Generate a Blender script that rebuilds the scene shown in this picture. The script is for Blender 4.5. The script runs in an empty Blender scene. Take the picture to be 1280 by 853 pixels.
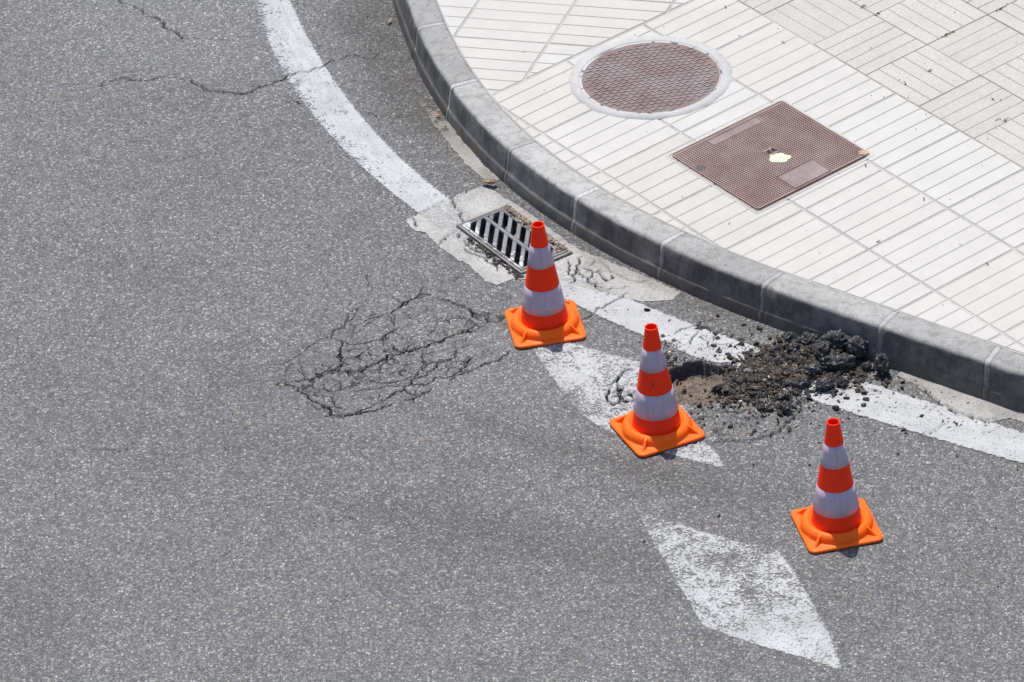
import bpy, bmesh, math, random
import numpy as np
from mathutils import Vector, noise as mnoise

# ------------------------------------------------------------------ camera, sky, sun, exposure
scn = bpy.context.scene
COL = scn.collection
W, H = 1280.0, 853.0
FPX = 6500.0
PITCH, ROLL, CAMH = math.radians(33.2), math.radians(-4.3), 10.83
cam_o = np.array([0.0, -CAMH / math.tan(PITCH), CAMH])
_f = np.array([0, math.cos(PITCH), -math.sin(PITCH)])
_u = np.array([0, math.sin(PITCH), math.cos(PITCH)])
_x = np.array([1.0, 0, 0])
_c, _s = math.cos(ROLL), math.sin(ROLL)
CX = _c * _x + _s * _u
CU = -_s * _x + _c * _u
cam_d = bpy.data.cameras.new('camera')
cam = bpy.data.objects.new('camera', cam_d)
COL.objects.link(cam)
from mathutils import Matrix
cam.matrix_world = Matrix(((CX[0], CU[0], -_f[0], cam_o[0]),
                           (CX[1], CU[1], -_f[1], cam_o[1]),
                           (CX[2], CU[2], -_f[2], cam_o[2]), (0, 0, 0, 1)))
cam_d.sensor_width = 36.0
cam_d.lens = FPX / W * 36.0
cam_d.clip_start = 0.5
cam_d.clip_end = 2000
scn.camera = cam

SUNV = Vector((-0.075, 0.37, 1.0)).normalized()          # towards the sun
sun_el = math.asin(SUNV.z)
sun_az = math.atan2(SUNV.x, SUNV.y)                      # clockwise from +Y
wd = bpy.data.worlds.new('World')
scn.world = wd
wd.use_nodes = True
sky = wd.node_tree.nodes.new('ShaderNodeTexSky')
sky.sky_type = 'NISHITA'
sky.sun_disc = False
sky.sun_elevation = sun_el
sky.sun_rotation = sun_az
bg = wd.node_tree.nodes['Background']
wd.node_tree.links.new(sky.outputs[0], bg.inputs[0])
bg.inputs[1].default_value = 0.135
sl = bpy.data.lights.new('sun', 'SUN')
sl.energy = 4.25
sl.angle = math.radians(0.5)
sl.color = (1.0, 0.965, 0.91)
so = bpy.data.objects.new('sun', sl)
so.rotation_euler = SUNV.to_track_quat('Z', 'Y').to_euler()
so.location = (-2, 6, 15)
COL.objects.link(so)
scn.view_settings.view_transform = 'Standard'
scn.view_settings.look = 'None'
scn.view_settings.exposure = 0.38
scn.view_settings.gamma = 1.0
scn.cycles.max_bounces = 6
scn.cycles.transparent_max_bounces = 12

# ------------------------------------------------------------------ helpers
rnd = random.Random(7)


def G(px, py, z=0.0):
    """world point of the plan survey (taken off the photograph) at height z"""
    d = _f * FPX + CX * (px - W / 2) - CU * (py - H / 2)
    p = cam_o + d * ((z - cam_o[2]) / d[2])
    return p[:2]


def GP(pts, z=0.0):
    return np.array([G(a, b, z) for a, b in pts])


def tag(o, label=None, cat=None, group=None, kind=None):
    if label: o['label'] = label
    if cat: o['category'] = cat
    if group: o['group'] = group
    if kind: o['kind'] = kind
    return o


def link(name, me, mats=(), parent=None):
    o = bpy.data.objects.new(name, me)
    for m in mats:
        me.materials.append(m)
    COL.objects.link(o)
    if parent: o.parent = parent
    return o


def empty(name, loc, rz=0.0, tilt=(0, 0)):
    o = bpy.data.objects.new(name, None)
    o.empty_display_size = 0.1
    o.location = loc
    o.rotation_euler = (tilt[0], tilt[1], rz)
    COL.objects.link(o)
    return o


def pydata(name, V, F, mats, parent=None, smooth=False, midx=None):
    me = bpy.data.meshes.new(name)
    me.from_pydata([tuple(map(float, v)) for v in V], [], [tuple(map(int, f)) for f in F])
    if midx is not None:
        me.polygons.foreach_set('material_index', np.array(midx, np.int32))
    if smooth:
        me.polygons.foreach_set('use_smooth', np.ones(len(me.polygons), bool))
    me.update()
    return link(name, me, mats, parent)


def fastmesh(name, V, Q, mats, attrs=None, smooth=True, parent=None, k=4):
    """numpy mesh of k-gons"""
    me = bpy.data.meshes.new(name)
    V = np.ascontiguousarray(V, np.float32)
    Q = np.ascontiguousarray(Q, np.int32)
    me.vertices.add(len(V)); me.vertices.foreach_set('co', V.ravel())
    me.loops.add(Q.size); me.loops.foreach_set('vertex_index', Q.ravel())
    me.polygons.add(len(Q)); me.polygons.foreach_set('loop_start', np.arange(0, Q.size, k, dtype=np.int32))
    me.polygons.foreach_set('use_smooth', np.full(len(Q), smooth, bool))
    for n, a in (attrs or {}).items():
        at = me.attributes.new(n, 'FLOAT', 'POINT')
        at.data.foreach_set('value', np.ascontiguousarray(a, np.float32).ravel())
    me.update(calc_edges=True)
    return link(name, me, mats, parent)


def hash2(ix, iy, seed):
    h = (ix.astype(np.int64) * 374761393 + iy.astype(np.int64) * 668265263 + seed * 1442695041) & 0xffffffff
    h = ((h ^ (h >> 13)) * 1274126177) & 0xffffffff
    h = h ^ (h >> 16)
    return (h & 0xffff) / 65535.0


def vnoise(x, y, sc, seed=0):
    x = x * sc + 1000.0; y = y * sc + 1000.0
    ix = np.floor(x); iy = np.floor(y)
    fx = x - ix; fy = y - iy
    fx = fx * fx * (3 - 2 * fx); fy = fy * fy * (3 - 2 * fy)
    a = hash2(ix, iy, seed); b = hash2(ix + 1, iy, seed)
    c = hash2(ix, iy + 1, seed); d = hash2(ix + 1, iy + 1, seed)
    return (a * (1 - fx) + b * fx) * (1 - fy) + (c * (1 - fx) + d * fx) * fy


def fbm(x, y, sc, seed=0, o=4):
    r = 0; a = 0.5; t = 0
    for i in range(o):
        r = r + a * vnoise(x, y, sc * 2 ** i, seed + i * 17); t += a; a *= 0.5
    return r / t


def poly_sd(X, Y, P):
    """signed distance (positive inside) to polygon P"""
    d = np.full(X.shape, 1e9); ins = np.zeros(X.shape, bool)
    n = len(P)
    for i in range(n):
        a = P[i]; b = P[(i + 1) % n]
        e = b - a
        t = np.clip(((X - a[0]) * e[0] + (Y - a[1]) * e[1]) / max(e @ e, 1e-12), 0, 1)
        d = np.minimum(d, np.hypot(X - a[0] - t * e[0], Y - a[1] - t * e[1]))
        c = (a[1] > Y) != (b[1] > Y)
        with np.errstate(divide='ignore', invalid='ignore'):
            xi = (b[0] - a[0]) * (Y - a[1]) / (b[1] - a[1] if b[1] != a[1] else 1e-9) + a[0]
        ins ^= c & (X < xi)
    return np.where(ins, d, -d)


def smoothstep(a, b, x):
    t = np.clip((x - a) / (b - a), 0, 1)
    return t * t * (3 - 2 * t)


# ------------------------------------------------------------------ node materials
class NM:
    def __init__(s, name):
        s.m = bpy.data.materials.new(name); s.m.use_nodes = True
        s.t = s.m.node_tree; s.n = s.t.nodes
        s.b = s.n['Principled BSDF']; s.out = s.n['Material Output']
        s.tc = s.n.new('ShaderNodeTexCoord').outputs['Object']

    def L(s, a, b): s.t.links.new(a, b)

    def _set(s, sock, v):
        if hasattr(v, 'links') or isinstance(v, bpy.types.NodeSocket): s.L(v, sock)
        elif isinstance(v, (tuple, list)) and len(v) == 3 and sock.type == 'RGBA': sock.default_value = (*v, 1)
        else: sock.default_value = v

    def noise(s, sc, det=3, rough=0.55, vec=None, dist=0.0):
        n = s.n.new('ShaderNodeTexNoise'); n.inputs['Scale'].default_value = sc
        n.inputs['Detail'].default_value = det; n.inputs['Roughness'].default_value = rough
        n.inputs['Distortion'].default_value = dist
        s.L(vec or s.tc, n.inputs['Vector']); return n.outputs['Fac']

    def voro(s, sc, feat='F1', out='Distance', vec=None, rnd=1.0):
        n = s.n.new('ShaderNodeTexVoronoi'); n.feature = feat
        n.inputs['Scale'].default_value = sc; n.inputs['Randomness'].default_value = rnd
        s.L(vec or s.tc, n.inputs['Vector']); return n.outputs[out]

    def ramp(s, fac, stops, interp='LINEAR'):
        n = s.n.new('ShaderNodeValToRGB'); n.color_ramp.interpolation = interp
        e = n.color_ramp.elements
        while len(e) < len(stops): e.new(0.5)
        for i, (p, c) in enumerate(stops):
            e[i].position = p
            e[i].color = (*c, 1) if isinstance(c, (tuple, list)) else (c, c, c, 1)
        s.L(fac, n.inputs[0]); return n.outputs[0]

    def math(s, op, a, b=0.0, c=0.0, clamp=False):
        n = s.n.new('ShaderNodeMath'); n.operation = op; n.use_clamp = clamp
        s._set(n.inputs[0], a); s._set(n.inputs[1], b); s._set(n.inputs[2], c); return n.outputs[0]

    def mix(s, f, a, b, mode='MIX'):
        n = s.n.new('ShaderNodeMix'); n.data_type = 'RGBA'; n.blend_type = mode
        s._set(n.inputs[0], f); s._set(n.inputs[6], a); s._set(n.inputs[7], b); return n.outputs[2]

    def attr(s, name):
        n = s.n.new('ShaderNodeAttribute'); n.attribute_name = name; return n.outputs['Fac']

    def sstep(s, a, b, x):
        n = s.n.new('ShaderNodeMapRange'); n.interpolation_type = 'SMOOTHSTEP'
        n.inputs['From Min'].default_value = a; n.inputs['From Max'].default_value = b
        s._set(n.inputs['Value'], x); return n.outputs['Result']

    def bump(s, h, strength=1.0, dist=0.001, prev=None):
        n = s.n.new('ShaderNodeBump'); n.inputs['Strength'].default_value = strength
        n.inputs['Distance'].default_value = dist; s.L(h, n.inputs['Height'])
        if prev: s.L(prev, n.inputs['Normal'])
        return n.outputs['Normal']

    def fin(s, col=None, rough=None, nrm=None, alpha=None, spec=None, metal=None):
        for k, v in (('Base Color', col), ('Roughness', rough), ('Normal', nrm), ('Alpha', alpha),
                     ('Specular IOR Level', spec), ('Metallic', metal)):
            if v is not None: s._set(s.b.inputs[k], v)
        return s.m


def asphalt_nodes(k):
    """aggregate colour and relief, shared by the road and by everything painted on it"""
    warp = k.noise(60, 2)
    cell = k.voro(114, out='Color')
    sep = k.n.new('ShaderNodeSeparateColor'); k.L(cell, sep.inputs[0])
    d = k.voro(114)
    cell2 = k.voro(270, out='Color')
    sep2 = k.n.new('ShaderNodeSeparateColor'); k.L(cell2, sep2.inputs[0])
    d2 = k.voro(270)
    return sep, d, sep2, d2, warp


def mat_asphalt():
    k = NM('worn_asphalt')
    sep, d, sep2, d2, warp = asphalt_nodes(k)
    base = k.ramp(sep.outputs[0], [(0.0, (0.045, 0.045, 0.047)), (0.35, (0.115, 0.115, 0.116)), (0.7, (0.19, 0.19, 0.19)),
                                   (0.86, (0.28, 0.28, 0.282)), (0.95, (0.42, 0.42, 0.42)), (1.0, (0.62, 0.62, 0.61))])
    fine = k.ramp(sep2.outputs[1], [(0.0, (0.05, 0.05, 0.052)), (0.5, (0.15, 0.15, 0.152)), (0.85, (0.29, 0.29, 0.29)), (1.0, (0.62, 0.62, 0.6))])
    c = k.mix(0.42, base, fine)
    tint = k.mix(k.sstep(0.93, 0.97, sep.outputs[1]), (1, 1, 1), (1.22, 1.0, 0.80))
    c = k.mix(1.0, c, tint, 'MULTIPLY')
    gap = k.sstep(0.30, 0.62, d)
    c = k.mix(k.math('MULTIPLY', gap, 0.55), c, (0.05, 0.05, 0.053))
    # pits where the binder is missing
    pit = k.sstep(0.61, 0.70, k.noise(95, 3, 0.65))
    c = k.mix(k.math('MULTIPLY', pit, 0.9), c, (0.035, 0.035, 0.038))
    lo = k.noise(0.9, 4, 0.6)
    mid = k.noise(9, 4, 0.65)
    v = k.math('ADD', k.math('MULTIPLY', lo, 0.30), k.math('MULTIPLY', mid, 0.30))
    c = k.mix(1.0, c, k.ramp(v, [(0.1, 0.70), (0.5, 1.28)]), 'MULTIPLY')
    c = k.mix(1.0, c, (0.815, 0.795, 0.768), 'MULTIPLY')
    blk = k.sstep(0.60, 0.66, k.noise(52, 3, 0.6))
    c = k.mix(k.math('MULTIPLY', blk, 0.45), c, (0.035, 0.034, 0.034))
    st = k.attr('stain')
    stn = k.math('MULTIPLY', st, k.math('ADD', 0.15, k.math('MULTIPLY', k.noise(7, 5, 0.7), 1.5)), clamp=True)
    c = k.mix(stn, c, k.mix(1.0, c, (0.52, 0.495, 0.475), 'MULTIPLY'))
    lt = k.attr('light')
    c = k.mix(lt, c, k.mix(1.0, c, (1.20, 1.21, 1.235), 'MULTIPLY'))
    ck = k.attr('crack')
    c = k.mix(k.sstep(0.12, 0.55, ck), c, (0.013, 0.012, 0.012))
    wl = k.attr('wall'); c = k.mix(k.math('MULTIPLY', wl, .8), c, (0.035, 0.032, 0.031))  # pothole wall: its shade darkened into the colour, over black aggregate
    dirt = k.attr('dirt')
    dn = k.noise(35, 5, 0.7)
    dcol = k.ramp(dn, [(0.25, (0.05, 0.040, 0.033)), (0.5, (0.125, 0.092, 0.068)), (0.75, (0.22, 0.165, 0.12))])
    c = k.mix(k.sstep(0.35, 0.62, k.math('ADD', dirt, k.math('MULTIPLY', k.math('SUBTRACT', k.noise(120, 3), 0.5), 0.5))), c, dcol)
    h = k.math('SUBTRACT', 1.0, d)
    h = k.math('ADD', k.math('MULTIPLY', h, k.math('ADD', 0.4, sep.outputs[2])), k.math('MULTIPLY', k.math('SUBTRACT', 1.0, d2), 0.35))
    n1 = k.bump(h, 0.9, 0.0034)
    return k.fin(c, k.math('ADD', 0.55, k.math('MULTIPLY', sep.outputs[1], 0.3)), n1, spec=0.45)


def mat_paint(name='road_paint', wear=0.0, tone=0.385, warm=(1, 1, 0.985), pits=0.2):
    k = NM(name)
    sep, d, sep2, d2, warp = asphalt_nodes(k)
    sd = k.attr('sd')
    cov = k.attr('cover')
    edge = k.math('ADD', sd, k.math('MULTIPLY', k.math('SUBTRACT', k.noise(70, 4, 0.7), 0.5), 0.035))
    e = k.sstep(-0.012, -0.004, edge)
    # worn on stones and in pits
    w1 = k.noise(130, 3, 0.65); w2 = k.noise(16, 5, 0.65)
    thr = k.math('ADD', k.math('MULTIPLY', w1, 0.5), k.math('MULTIPLY', w2, 0.5))
    thr = k.math('ADD', thr, k.math('MULTIPLY', k.math('SUBTRACT', sep.outputs[0], 0.5), 0.16))
    lim = k.math('SUBTRACT', k.math('ADD', 0.12, cov), thr)      # cover 0..1
    a = k.sstep(-0.07, 0.08, lim)
    gap = k.sstep(0.62, 0.80, d)
    a = k.math('MULTIPLY', a, k.math('SUBTRACT', 1.0, k.math('MULTIPLY', gap, pits)))
    ck = k.math('SUBTRACT', 1.0, k.sstep(0.2, 0.5, k.attr('crack')))
    a = k.math('MULTIPLY', k.math('MULTIPLY', a, e), ck)
    t = k.noise(5, 4, 0.6)
    c = k.ramp(t, [(0.3, tuple(tone * 0.78 * w for w in warm)), (0.7, tuple(tone * 1.05 * w for w in warm))])
    stre = k.attr('streak')
    c = k.mix(k.math('MULTIPLY', stre, 0.75, clamp=True), c, (0.30, 0.30, 0.305))
    c = k.mix(k.sstep(0.58, 0.75, k.noise(190, 2)), c, k.mix(1.0, c, (0.72, 0.72, 0.72), 'MULTIPLY'))
    h = k.math('ADD', k.math('SUBTRACT', 1.0, d), k.math('MULTIPLY', w1, 0.5))
    return k.fin(c, 0.6, k.bump(h, 0.5, 0.0022), a, spec=0.35)


def mat_cast(name, col, edge_amp=0.03, warm=0.0):
    """in-situ concrete laid against the kerb: alpha edge follows the sheet's broken outline"""
    k = NM(name)
    sd = k.attr('sd')
    edge = k.math('ADD', sd, k.math('MULTIPLY', k.math('SUBTRACT', k.noise(26, 5, 0.65), 0.5), edge_amp))
    a = k.sstep(-0.001, 0.002, edge)
    n1 = k.noise(7, 5, 0.65); n2 = k.noise(60, 4, 0.7); n3 = k.voro(240, out='Color')
    s3 = k.n.new('ShaderNodeSeparateColor'); k.L(n3, s3.inputs[0])
    v = k.math('ADD', k.math('MULTIPLY', n1, 0.6), k.math('MULTIPLY', n2, 0.4))
    c = k.ramp(v, [(0.3, tuple(x * 0.55 for x in col)), (0.5, col), (0.7, tuple(min(x * 1.25, 1) for x in col))])
    c = k.mix(0.35, c, k.mix(1.0, c, k.ramp(s3.outputs[0], [(0, 0.45), (0.6, 1.0), (1, 1.35)]), 'MULTIPLY'))
    ck = k.sstep(0.15, 0.6, k.attr('crack'))
    c = k.mix(ck, c, (0.05, 0.045, 0.04))
    c = k.mix(k.math('MULTIPLY', k.attr('stain'), 0.8, clamp=True), c, k.mix(1.0, c, (0.42, 0.38, 0.34), 'MULTIPLY'))
    return k.fin(c, 0.8, k.bump(k.math('ADD', n2, k.math('MULTIPLY', s3.outputs[1], 0.5)), 0.6, 0.002), a, spec=0.3)


M = {}
M['asphalt'] = mat_asphalt()
M['paint'] = mat_paint()
M['paint_old'] = mat_paint('thin_road_paint', tone=0.375, pits=0.35)
M['cast'] = mat_cast('gutter_concrete', (0.325, 0.314, 0.295))


def mat_concrete(name, col, var=0.25, grain=180, rough=0.85, stains=0.5, bumpd=0.0012):
    k = NM(name)
    n1 = k.noise(4, 5, 0.65); n2 = k.noise(grain, 3, 0.6); n3 = k.noise(22, 5, 0.7)
    c = k.ramp(n1, [(0.3, tuple(x * (1 - var) for x in col)), (0.7, tuple(min(1, x * (1 + var * 0.6)) for x in col))])
    c = k.mix(0.6, c, k.mix(1.0, c, k.ramp(n2, [(0.3, 0.72), (0.7, 1.22)]), 'MULTIPLY'))
    c = k.mix(k.math('MULTIPLY', k.sstep(0.56, 0.74, n3), stains), c, k.mix(1.0, c, (0.55, 0.52, 0.48), 'MULTIPLY'))
    pit = k.sstep(0.12, 0.05, k.voro(48))
    c = k.mix(k.math('MULTIPLY', pit, 0.55 * stains), c, (0.12, 0.11, 0.10))
    return k.fin(c, rough, k.bump(k.math('ADD', n2, k.math('MULTIPLY', n3, 0.8)), 0.5, bumpd), spec=0.3)


def mat_kerb(name='kerb_concrete', face=(0.088, 0.082, 0.078), mul=1.0):
    k = NM(name)
    g = k.n.new('ShaderNodeNewGeometry')
    sx = k.n.new('ShaderNodeSeparateXYZ'); k.L(k.tc, sx.inputs[0])
    z = sx.outputs[2]
    n1 = k.noise(5, 5, 0.65); n2 = k.noise(210, 3, 0.6); n3 = k.noise(28, 5, 0.7)
    mp = k.n.new('ShaderNodeMapping'); mp.inputs['Scale'].default_value = (1, 1, 0.12); k.L(k.tc, mp.inputs[0])
    st = k.noise(16, 5, 0.7, vec=mp.outputs[0])
    c = k.ramp(n1, [(0.3, (0.255 * mul, 0.252 * mul, 0.243 * mul)), (0.7, (0.35 * mul, 0.345 * mul, 0.335 * mul))])
    c = k.mix(0.9, c, k.mix(1.0, c, k.ramp(n2, [(0.3, 0.62), (0.7, 1.32)]), 'MULTIPLY'))
    c = k.mix(k.math('MULTIPLY', k.sstep(0.46, 0.66, n3), 0.65), c, k.mix(1.0, c, (0.62, 0.60, 0.57), 'MULTIPLY'))
    # shade of the face painted in below the nose, with dirt streaks
    shade_dirt = k.math('MULTIPLY', k.sstep(0.1475, 0.132, z), k.math('ADD', 0.50, k.math('MULTIPLY', st, 0.75)), clamp=True)
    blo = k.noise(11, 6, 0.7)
    c = k.mix(shade_dirt, c, k.mix(k.sstep(0.42, 0.62, blo), tuple(q * .72 for q in face), tuple(q * 1.5 for q in face)))
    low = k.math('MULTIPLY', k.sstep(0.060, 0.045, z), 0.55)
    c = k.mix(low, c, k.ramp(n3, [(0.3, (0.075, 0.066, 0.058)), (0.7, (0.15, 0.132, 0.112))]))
    c = k.mix(1.0, c, k.ramp(k.attr('tone'), [(0.0, (.80, .79, .78)), (1.0, (1.12, 1.11, 1.09))]), 'MULTIPLY')
    return k.fin(c, 0.85, k.bump(k.math('ADD', n2, k.math('MULTIPLY', n3, 0.8)), 0.55, 0.0014), spec=0.3)


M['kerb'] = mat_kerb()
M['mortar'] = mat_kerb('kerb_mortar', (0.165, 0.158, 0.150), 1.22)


def mat_slab(name, col, jitter, grain, gr):
    k = NM(name)
    info = k.attr('tone')
    n1 = k.noise(6, 5, 0.65); n2 = k.noise(grain, 3, 0.6); n3 = k.noise(19, 5, 0.7)
    c = k.ramp(n1, [(0.3, tuple(x * 0.93 for x in col)), (0.7, tuple(min(1, x * 1.03) for x in col))])
    c = k.mix(1.0, c, k.ramp(info, [(0.0, (1 - jitter, 1 - jitter * 1.15, 1 - jitter * 1.5)), (1.0, (1, 1, 1))]), 'MULTIPLY')
    c = k.mix(gr, c, k.mix(1.0, c, k.ramp(n2, [(0.3, 0.62), (0.7, 1.18)]), 'MULTIPLY'))
    c = k.mix(k.math('MULTIPLY', k.sstep(0.58, 0.76, n3), 0.25), c, k.mix(1.0, c, (0.74, 0.70, 0.64), 'MULTIPLY'))
    spot = k.math('MULTIPLY', k.sstep(0.055, 0.03, k.voro(11)), k.sstep(0.52, 0.6, k.noise(3.3, 2)))
    c = k.mix(spot, c, (0.10, 0.09, 0.075))
    return k.fin(c, 0.75, k.bump(k.math('ADD', n2, n3), 0.35, 0.001), spec=0.3)


M['slab'] = mat_slab('ribbed_white_slab', (0.436, 0.416, 0.383), 0.06, 260, 0.25)
M['weave'] = mat_slab('granular_beige_slab', (0.412, 0.388, 0.350), 0.045, 230, 0.75)
M['wjoint'] = mat_concrete('weave_joint', (0.19, 0.175, 0.15), 0.4, stains=0.8)
M['groove'] = mat_concrete('slab_groove', (0.295, 0.28, 0.255), 0.15, stains=0.5)
M['grout'] = mat_concrete('slab_grout', (0.37, 0.353, 0.325), 0.2, stains=0.7)
M['ring'] = mat_concrete('ring_mortar', (0.375, 0.367, 0.352), 0.18, 220, stains=0.3)


def mat_iron(name, a, b, c3, light=0.25):
    k = NM(name)
    n1 = k.noise(7, 5, 0.7); n2 = k.noise(55, 4, 0.7); n3 = k.noise(260, 2)
    c = k.ramp(n1, [(0.32, a), (0.5, b), (0.68, c3)])
    c = k.mix(0.5, c, k.mix(1.0, c, k.ramp(n3, [(0.3, 0.7), (0.7, 1.3)]), 'MULTIPLY'))
    c = k.mix(k.math('MULTIPLY', k.sstep(0.60, 0.72, n2), light), c, (0.55, 0.52, 0.49))
    return k, c, n2, n3


k, c, n2, n3 = mat_iron('rusty_cast_iron', (0.115, 0.066, 0.055), (0.14, 0.098, 0.088), (0.15, 0.13, 0.128))
M['iron'] = k.fin(c, 0.55, k.bump(k.math('ADD', n2, n3), 0.5, 0.0008), spec=0.5, metal=0.25)
k, c, n2, n3 = mat_iron('worn_tread_iron', (0.22, 0.155, 0.14), (0.29, 0.235, 0.225), (0.36, 0.33, 0.325), .3)
M['tread'] = k.fin(c, 0.42, spec=0.5, metal=0.45)
k, c, n2, n3 = mat_iron('brown_cast_iron', (0.185, 0.112, 0.094), (0.225, 0.150, 0.134), (0.255, 0.188, 0.174), 0.12)
M['iron2'] = k.fin(c, 0.6, k.bump(k.math('ADD', n2, n3), 0.5, 0.0006), spec=0.45, metal=0.2)
k, c, n2, n3 = mat_iron('iron_recess', (0.145, 0.098, 0.090), (0.185, 0.137, 0.131), (0.22, 0.18, 0.178), 0.25)
M['iron3'] = k.fin(c, 0.65, k.bump(n2, 0.4, 0.0006), spec=0.4, metal=0.15)
k, c, n2, n3 = mat_iron('grate_iron', (0.08, 0.078, 0.078), (0.125, 0.124, 0.128), (0.17, 0.169, 0.175), 0.5)
pn = k.attr('pw')
c = k.mix(k.sstep(0.47, 0.56, k.math('ADD', pn, k.math('MULTIPLY', k.math('SUBTRACT', k.noise(38, 4, 0.7), 0.5), 0.9))), c, (0.42, 0.415, 0.40))
M['grate'] = k.fin(c, 0.55, k.bump(n2, 0.5, 0.001), spec=0.5, metal=0.2)
k, c, n2, n3 = mat_iron('grate_frame_iron', (0.12, 0.10, 0.085), (0.19, 0.17, 0.15), (0.27, 0.25, 0.23), 0.3)
M['gframe'] = k.fin(c, 0.7, k.bump(n2, 0.5, 0.001), spec=0.3)

# ------------------------------------------------------------------ plan of the corner: arcs measured about one centre
CEN = np.array([3.854, 3.113])


def polar(P):
    d = P - CEN
    th = np.arctan2(d[:, 1], d[:, 0]); th = np.where(th < 0, th + 2 * np.pi, th)
    return np.hypot(d[:, 0], d[:, 1]), th


def arcfit(px, z, deg=4):
    r, th = polar(GP(px, z))
    lo, hi = th.min(), th.max()
    tn = (th - 3.5) / 1.0
    co = np.polyfit(tn, r, deg)

    def f(t):
        tc = np.clip(t, lo, hi)
        return np.polyval(co, (tc - 3.5))
    f.lo, f.hi = lo, hi
    return f


KH = 0.15
I_PX = [(542, 2), (571, 47), (597, 100), (622, 130), (650, 162), (702, 205), (745, 234), (800, 262), (856, 290), (912, 311), (980, 339), (1040, 362), (1119, 391), (1190, 416), (1250, 433), (1280, 442)]
rI = arcfit(I_PX, KH)
LO_PX = [(360, 0), (382, 50), (400, 77), (425, 115), (450, 147), (480, 180), (515, 212), (560, 250), (705, 347), (772, 372), (820, 388), (870, 407), (920, 425), (957, 440), (1077, 475), (1124, 498), (1185, 520), (1258, 535), (1280, 541)]
LI_PX = [(319, 0), (337, 45), (355, 80), (375, 115), (405, 157), (440, 195), (480, 235), (524, 268), (705, 375), (750, 393), (782, 410), (820, 420), (850, 435), (882, 450), (1013, 496), (1051, 511), (1116, 535), (1180, 555), (1280, 574)]
rLo = arcfit(LO_PX, 0.0)      # edge of the line nearest the kerb
rLi = arcfit(LI_PX, 0.0)      # edge of the line towards the carriageway


def P2(r, th, z=0.0):
    return (CEN[0] + r * math.cos(th), CEN[1] + r * math.sin(th), z)


# ------------------------------------------------------------------ road surface: one sheet, fine where it is broken
def axis(parts, far):
    """parts: list of (start, end, step); grown out geometrically to +-far"""
    a = [np.arange(s, e, st) for s, e, st in parts]
    a = list(np.concatenate(a)) + [parts[-1][1]]
    st = 0.02; x = a[-1]
    while x < far: x += st; st *= 1.25; a.append(x)
    st = 0.02; x = a[0]; pre = []
    while x > -far: x -= st; st *= 1.25; pre.append(x)
    return np.array(pre[::-1] + a)


gx = axis([(-2.9, -1.02, 0.009), (-1.02, 0.12, 0.0033), (0.12, 1.52, 0.0042), (1.52, 2.9, 0.008)], 400)
gy = axis([(-2.9, -0.66, 0.009), (-0.66, 0.68, 0.0036), (0.68, 1.9, 0.008), (1.9, 2.8, 0.0055), (2.8, 3.6, 0.02)], 400)
NX, NY = len(gx), len(gy)
X, Y = np.meshgrid(gx, gy, indexing='ij')
near = (np.abs(X) < 3.5) & (np.abs(Y) < 4.2)

# cracks: polylines in plan, roughened
CR = []


def z7(pts): return [(320 + a / 3.5555, 340 + b / 3.5555) for a, b in pts]


def crack(px, w=0.006, depth=0.014, rough=0.007):
    P = [np.array(p) for p in GP(px)]
    for it in range(3):
        Q = [P[0]]
        for a, b in zip(P[:-1], P[1:]):
            L = np.linalg.norm(b - a)
            m = (a + b) / 2
            if L > 0.008:
                n = np.array([-(b - a)[1], (b - a)[0]]) / L
                m = m + n * rnd.gauss(0, 1) * min(rough, L * (0.10, 0.14, 0.20)[it])
                Q += [m]
            Q += [b]
        P = Q
    CR.append((np.array(P), w, depth))


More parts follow.
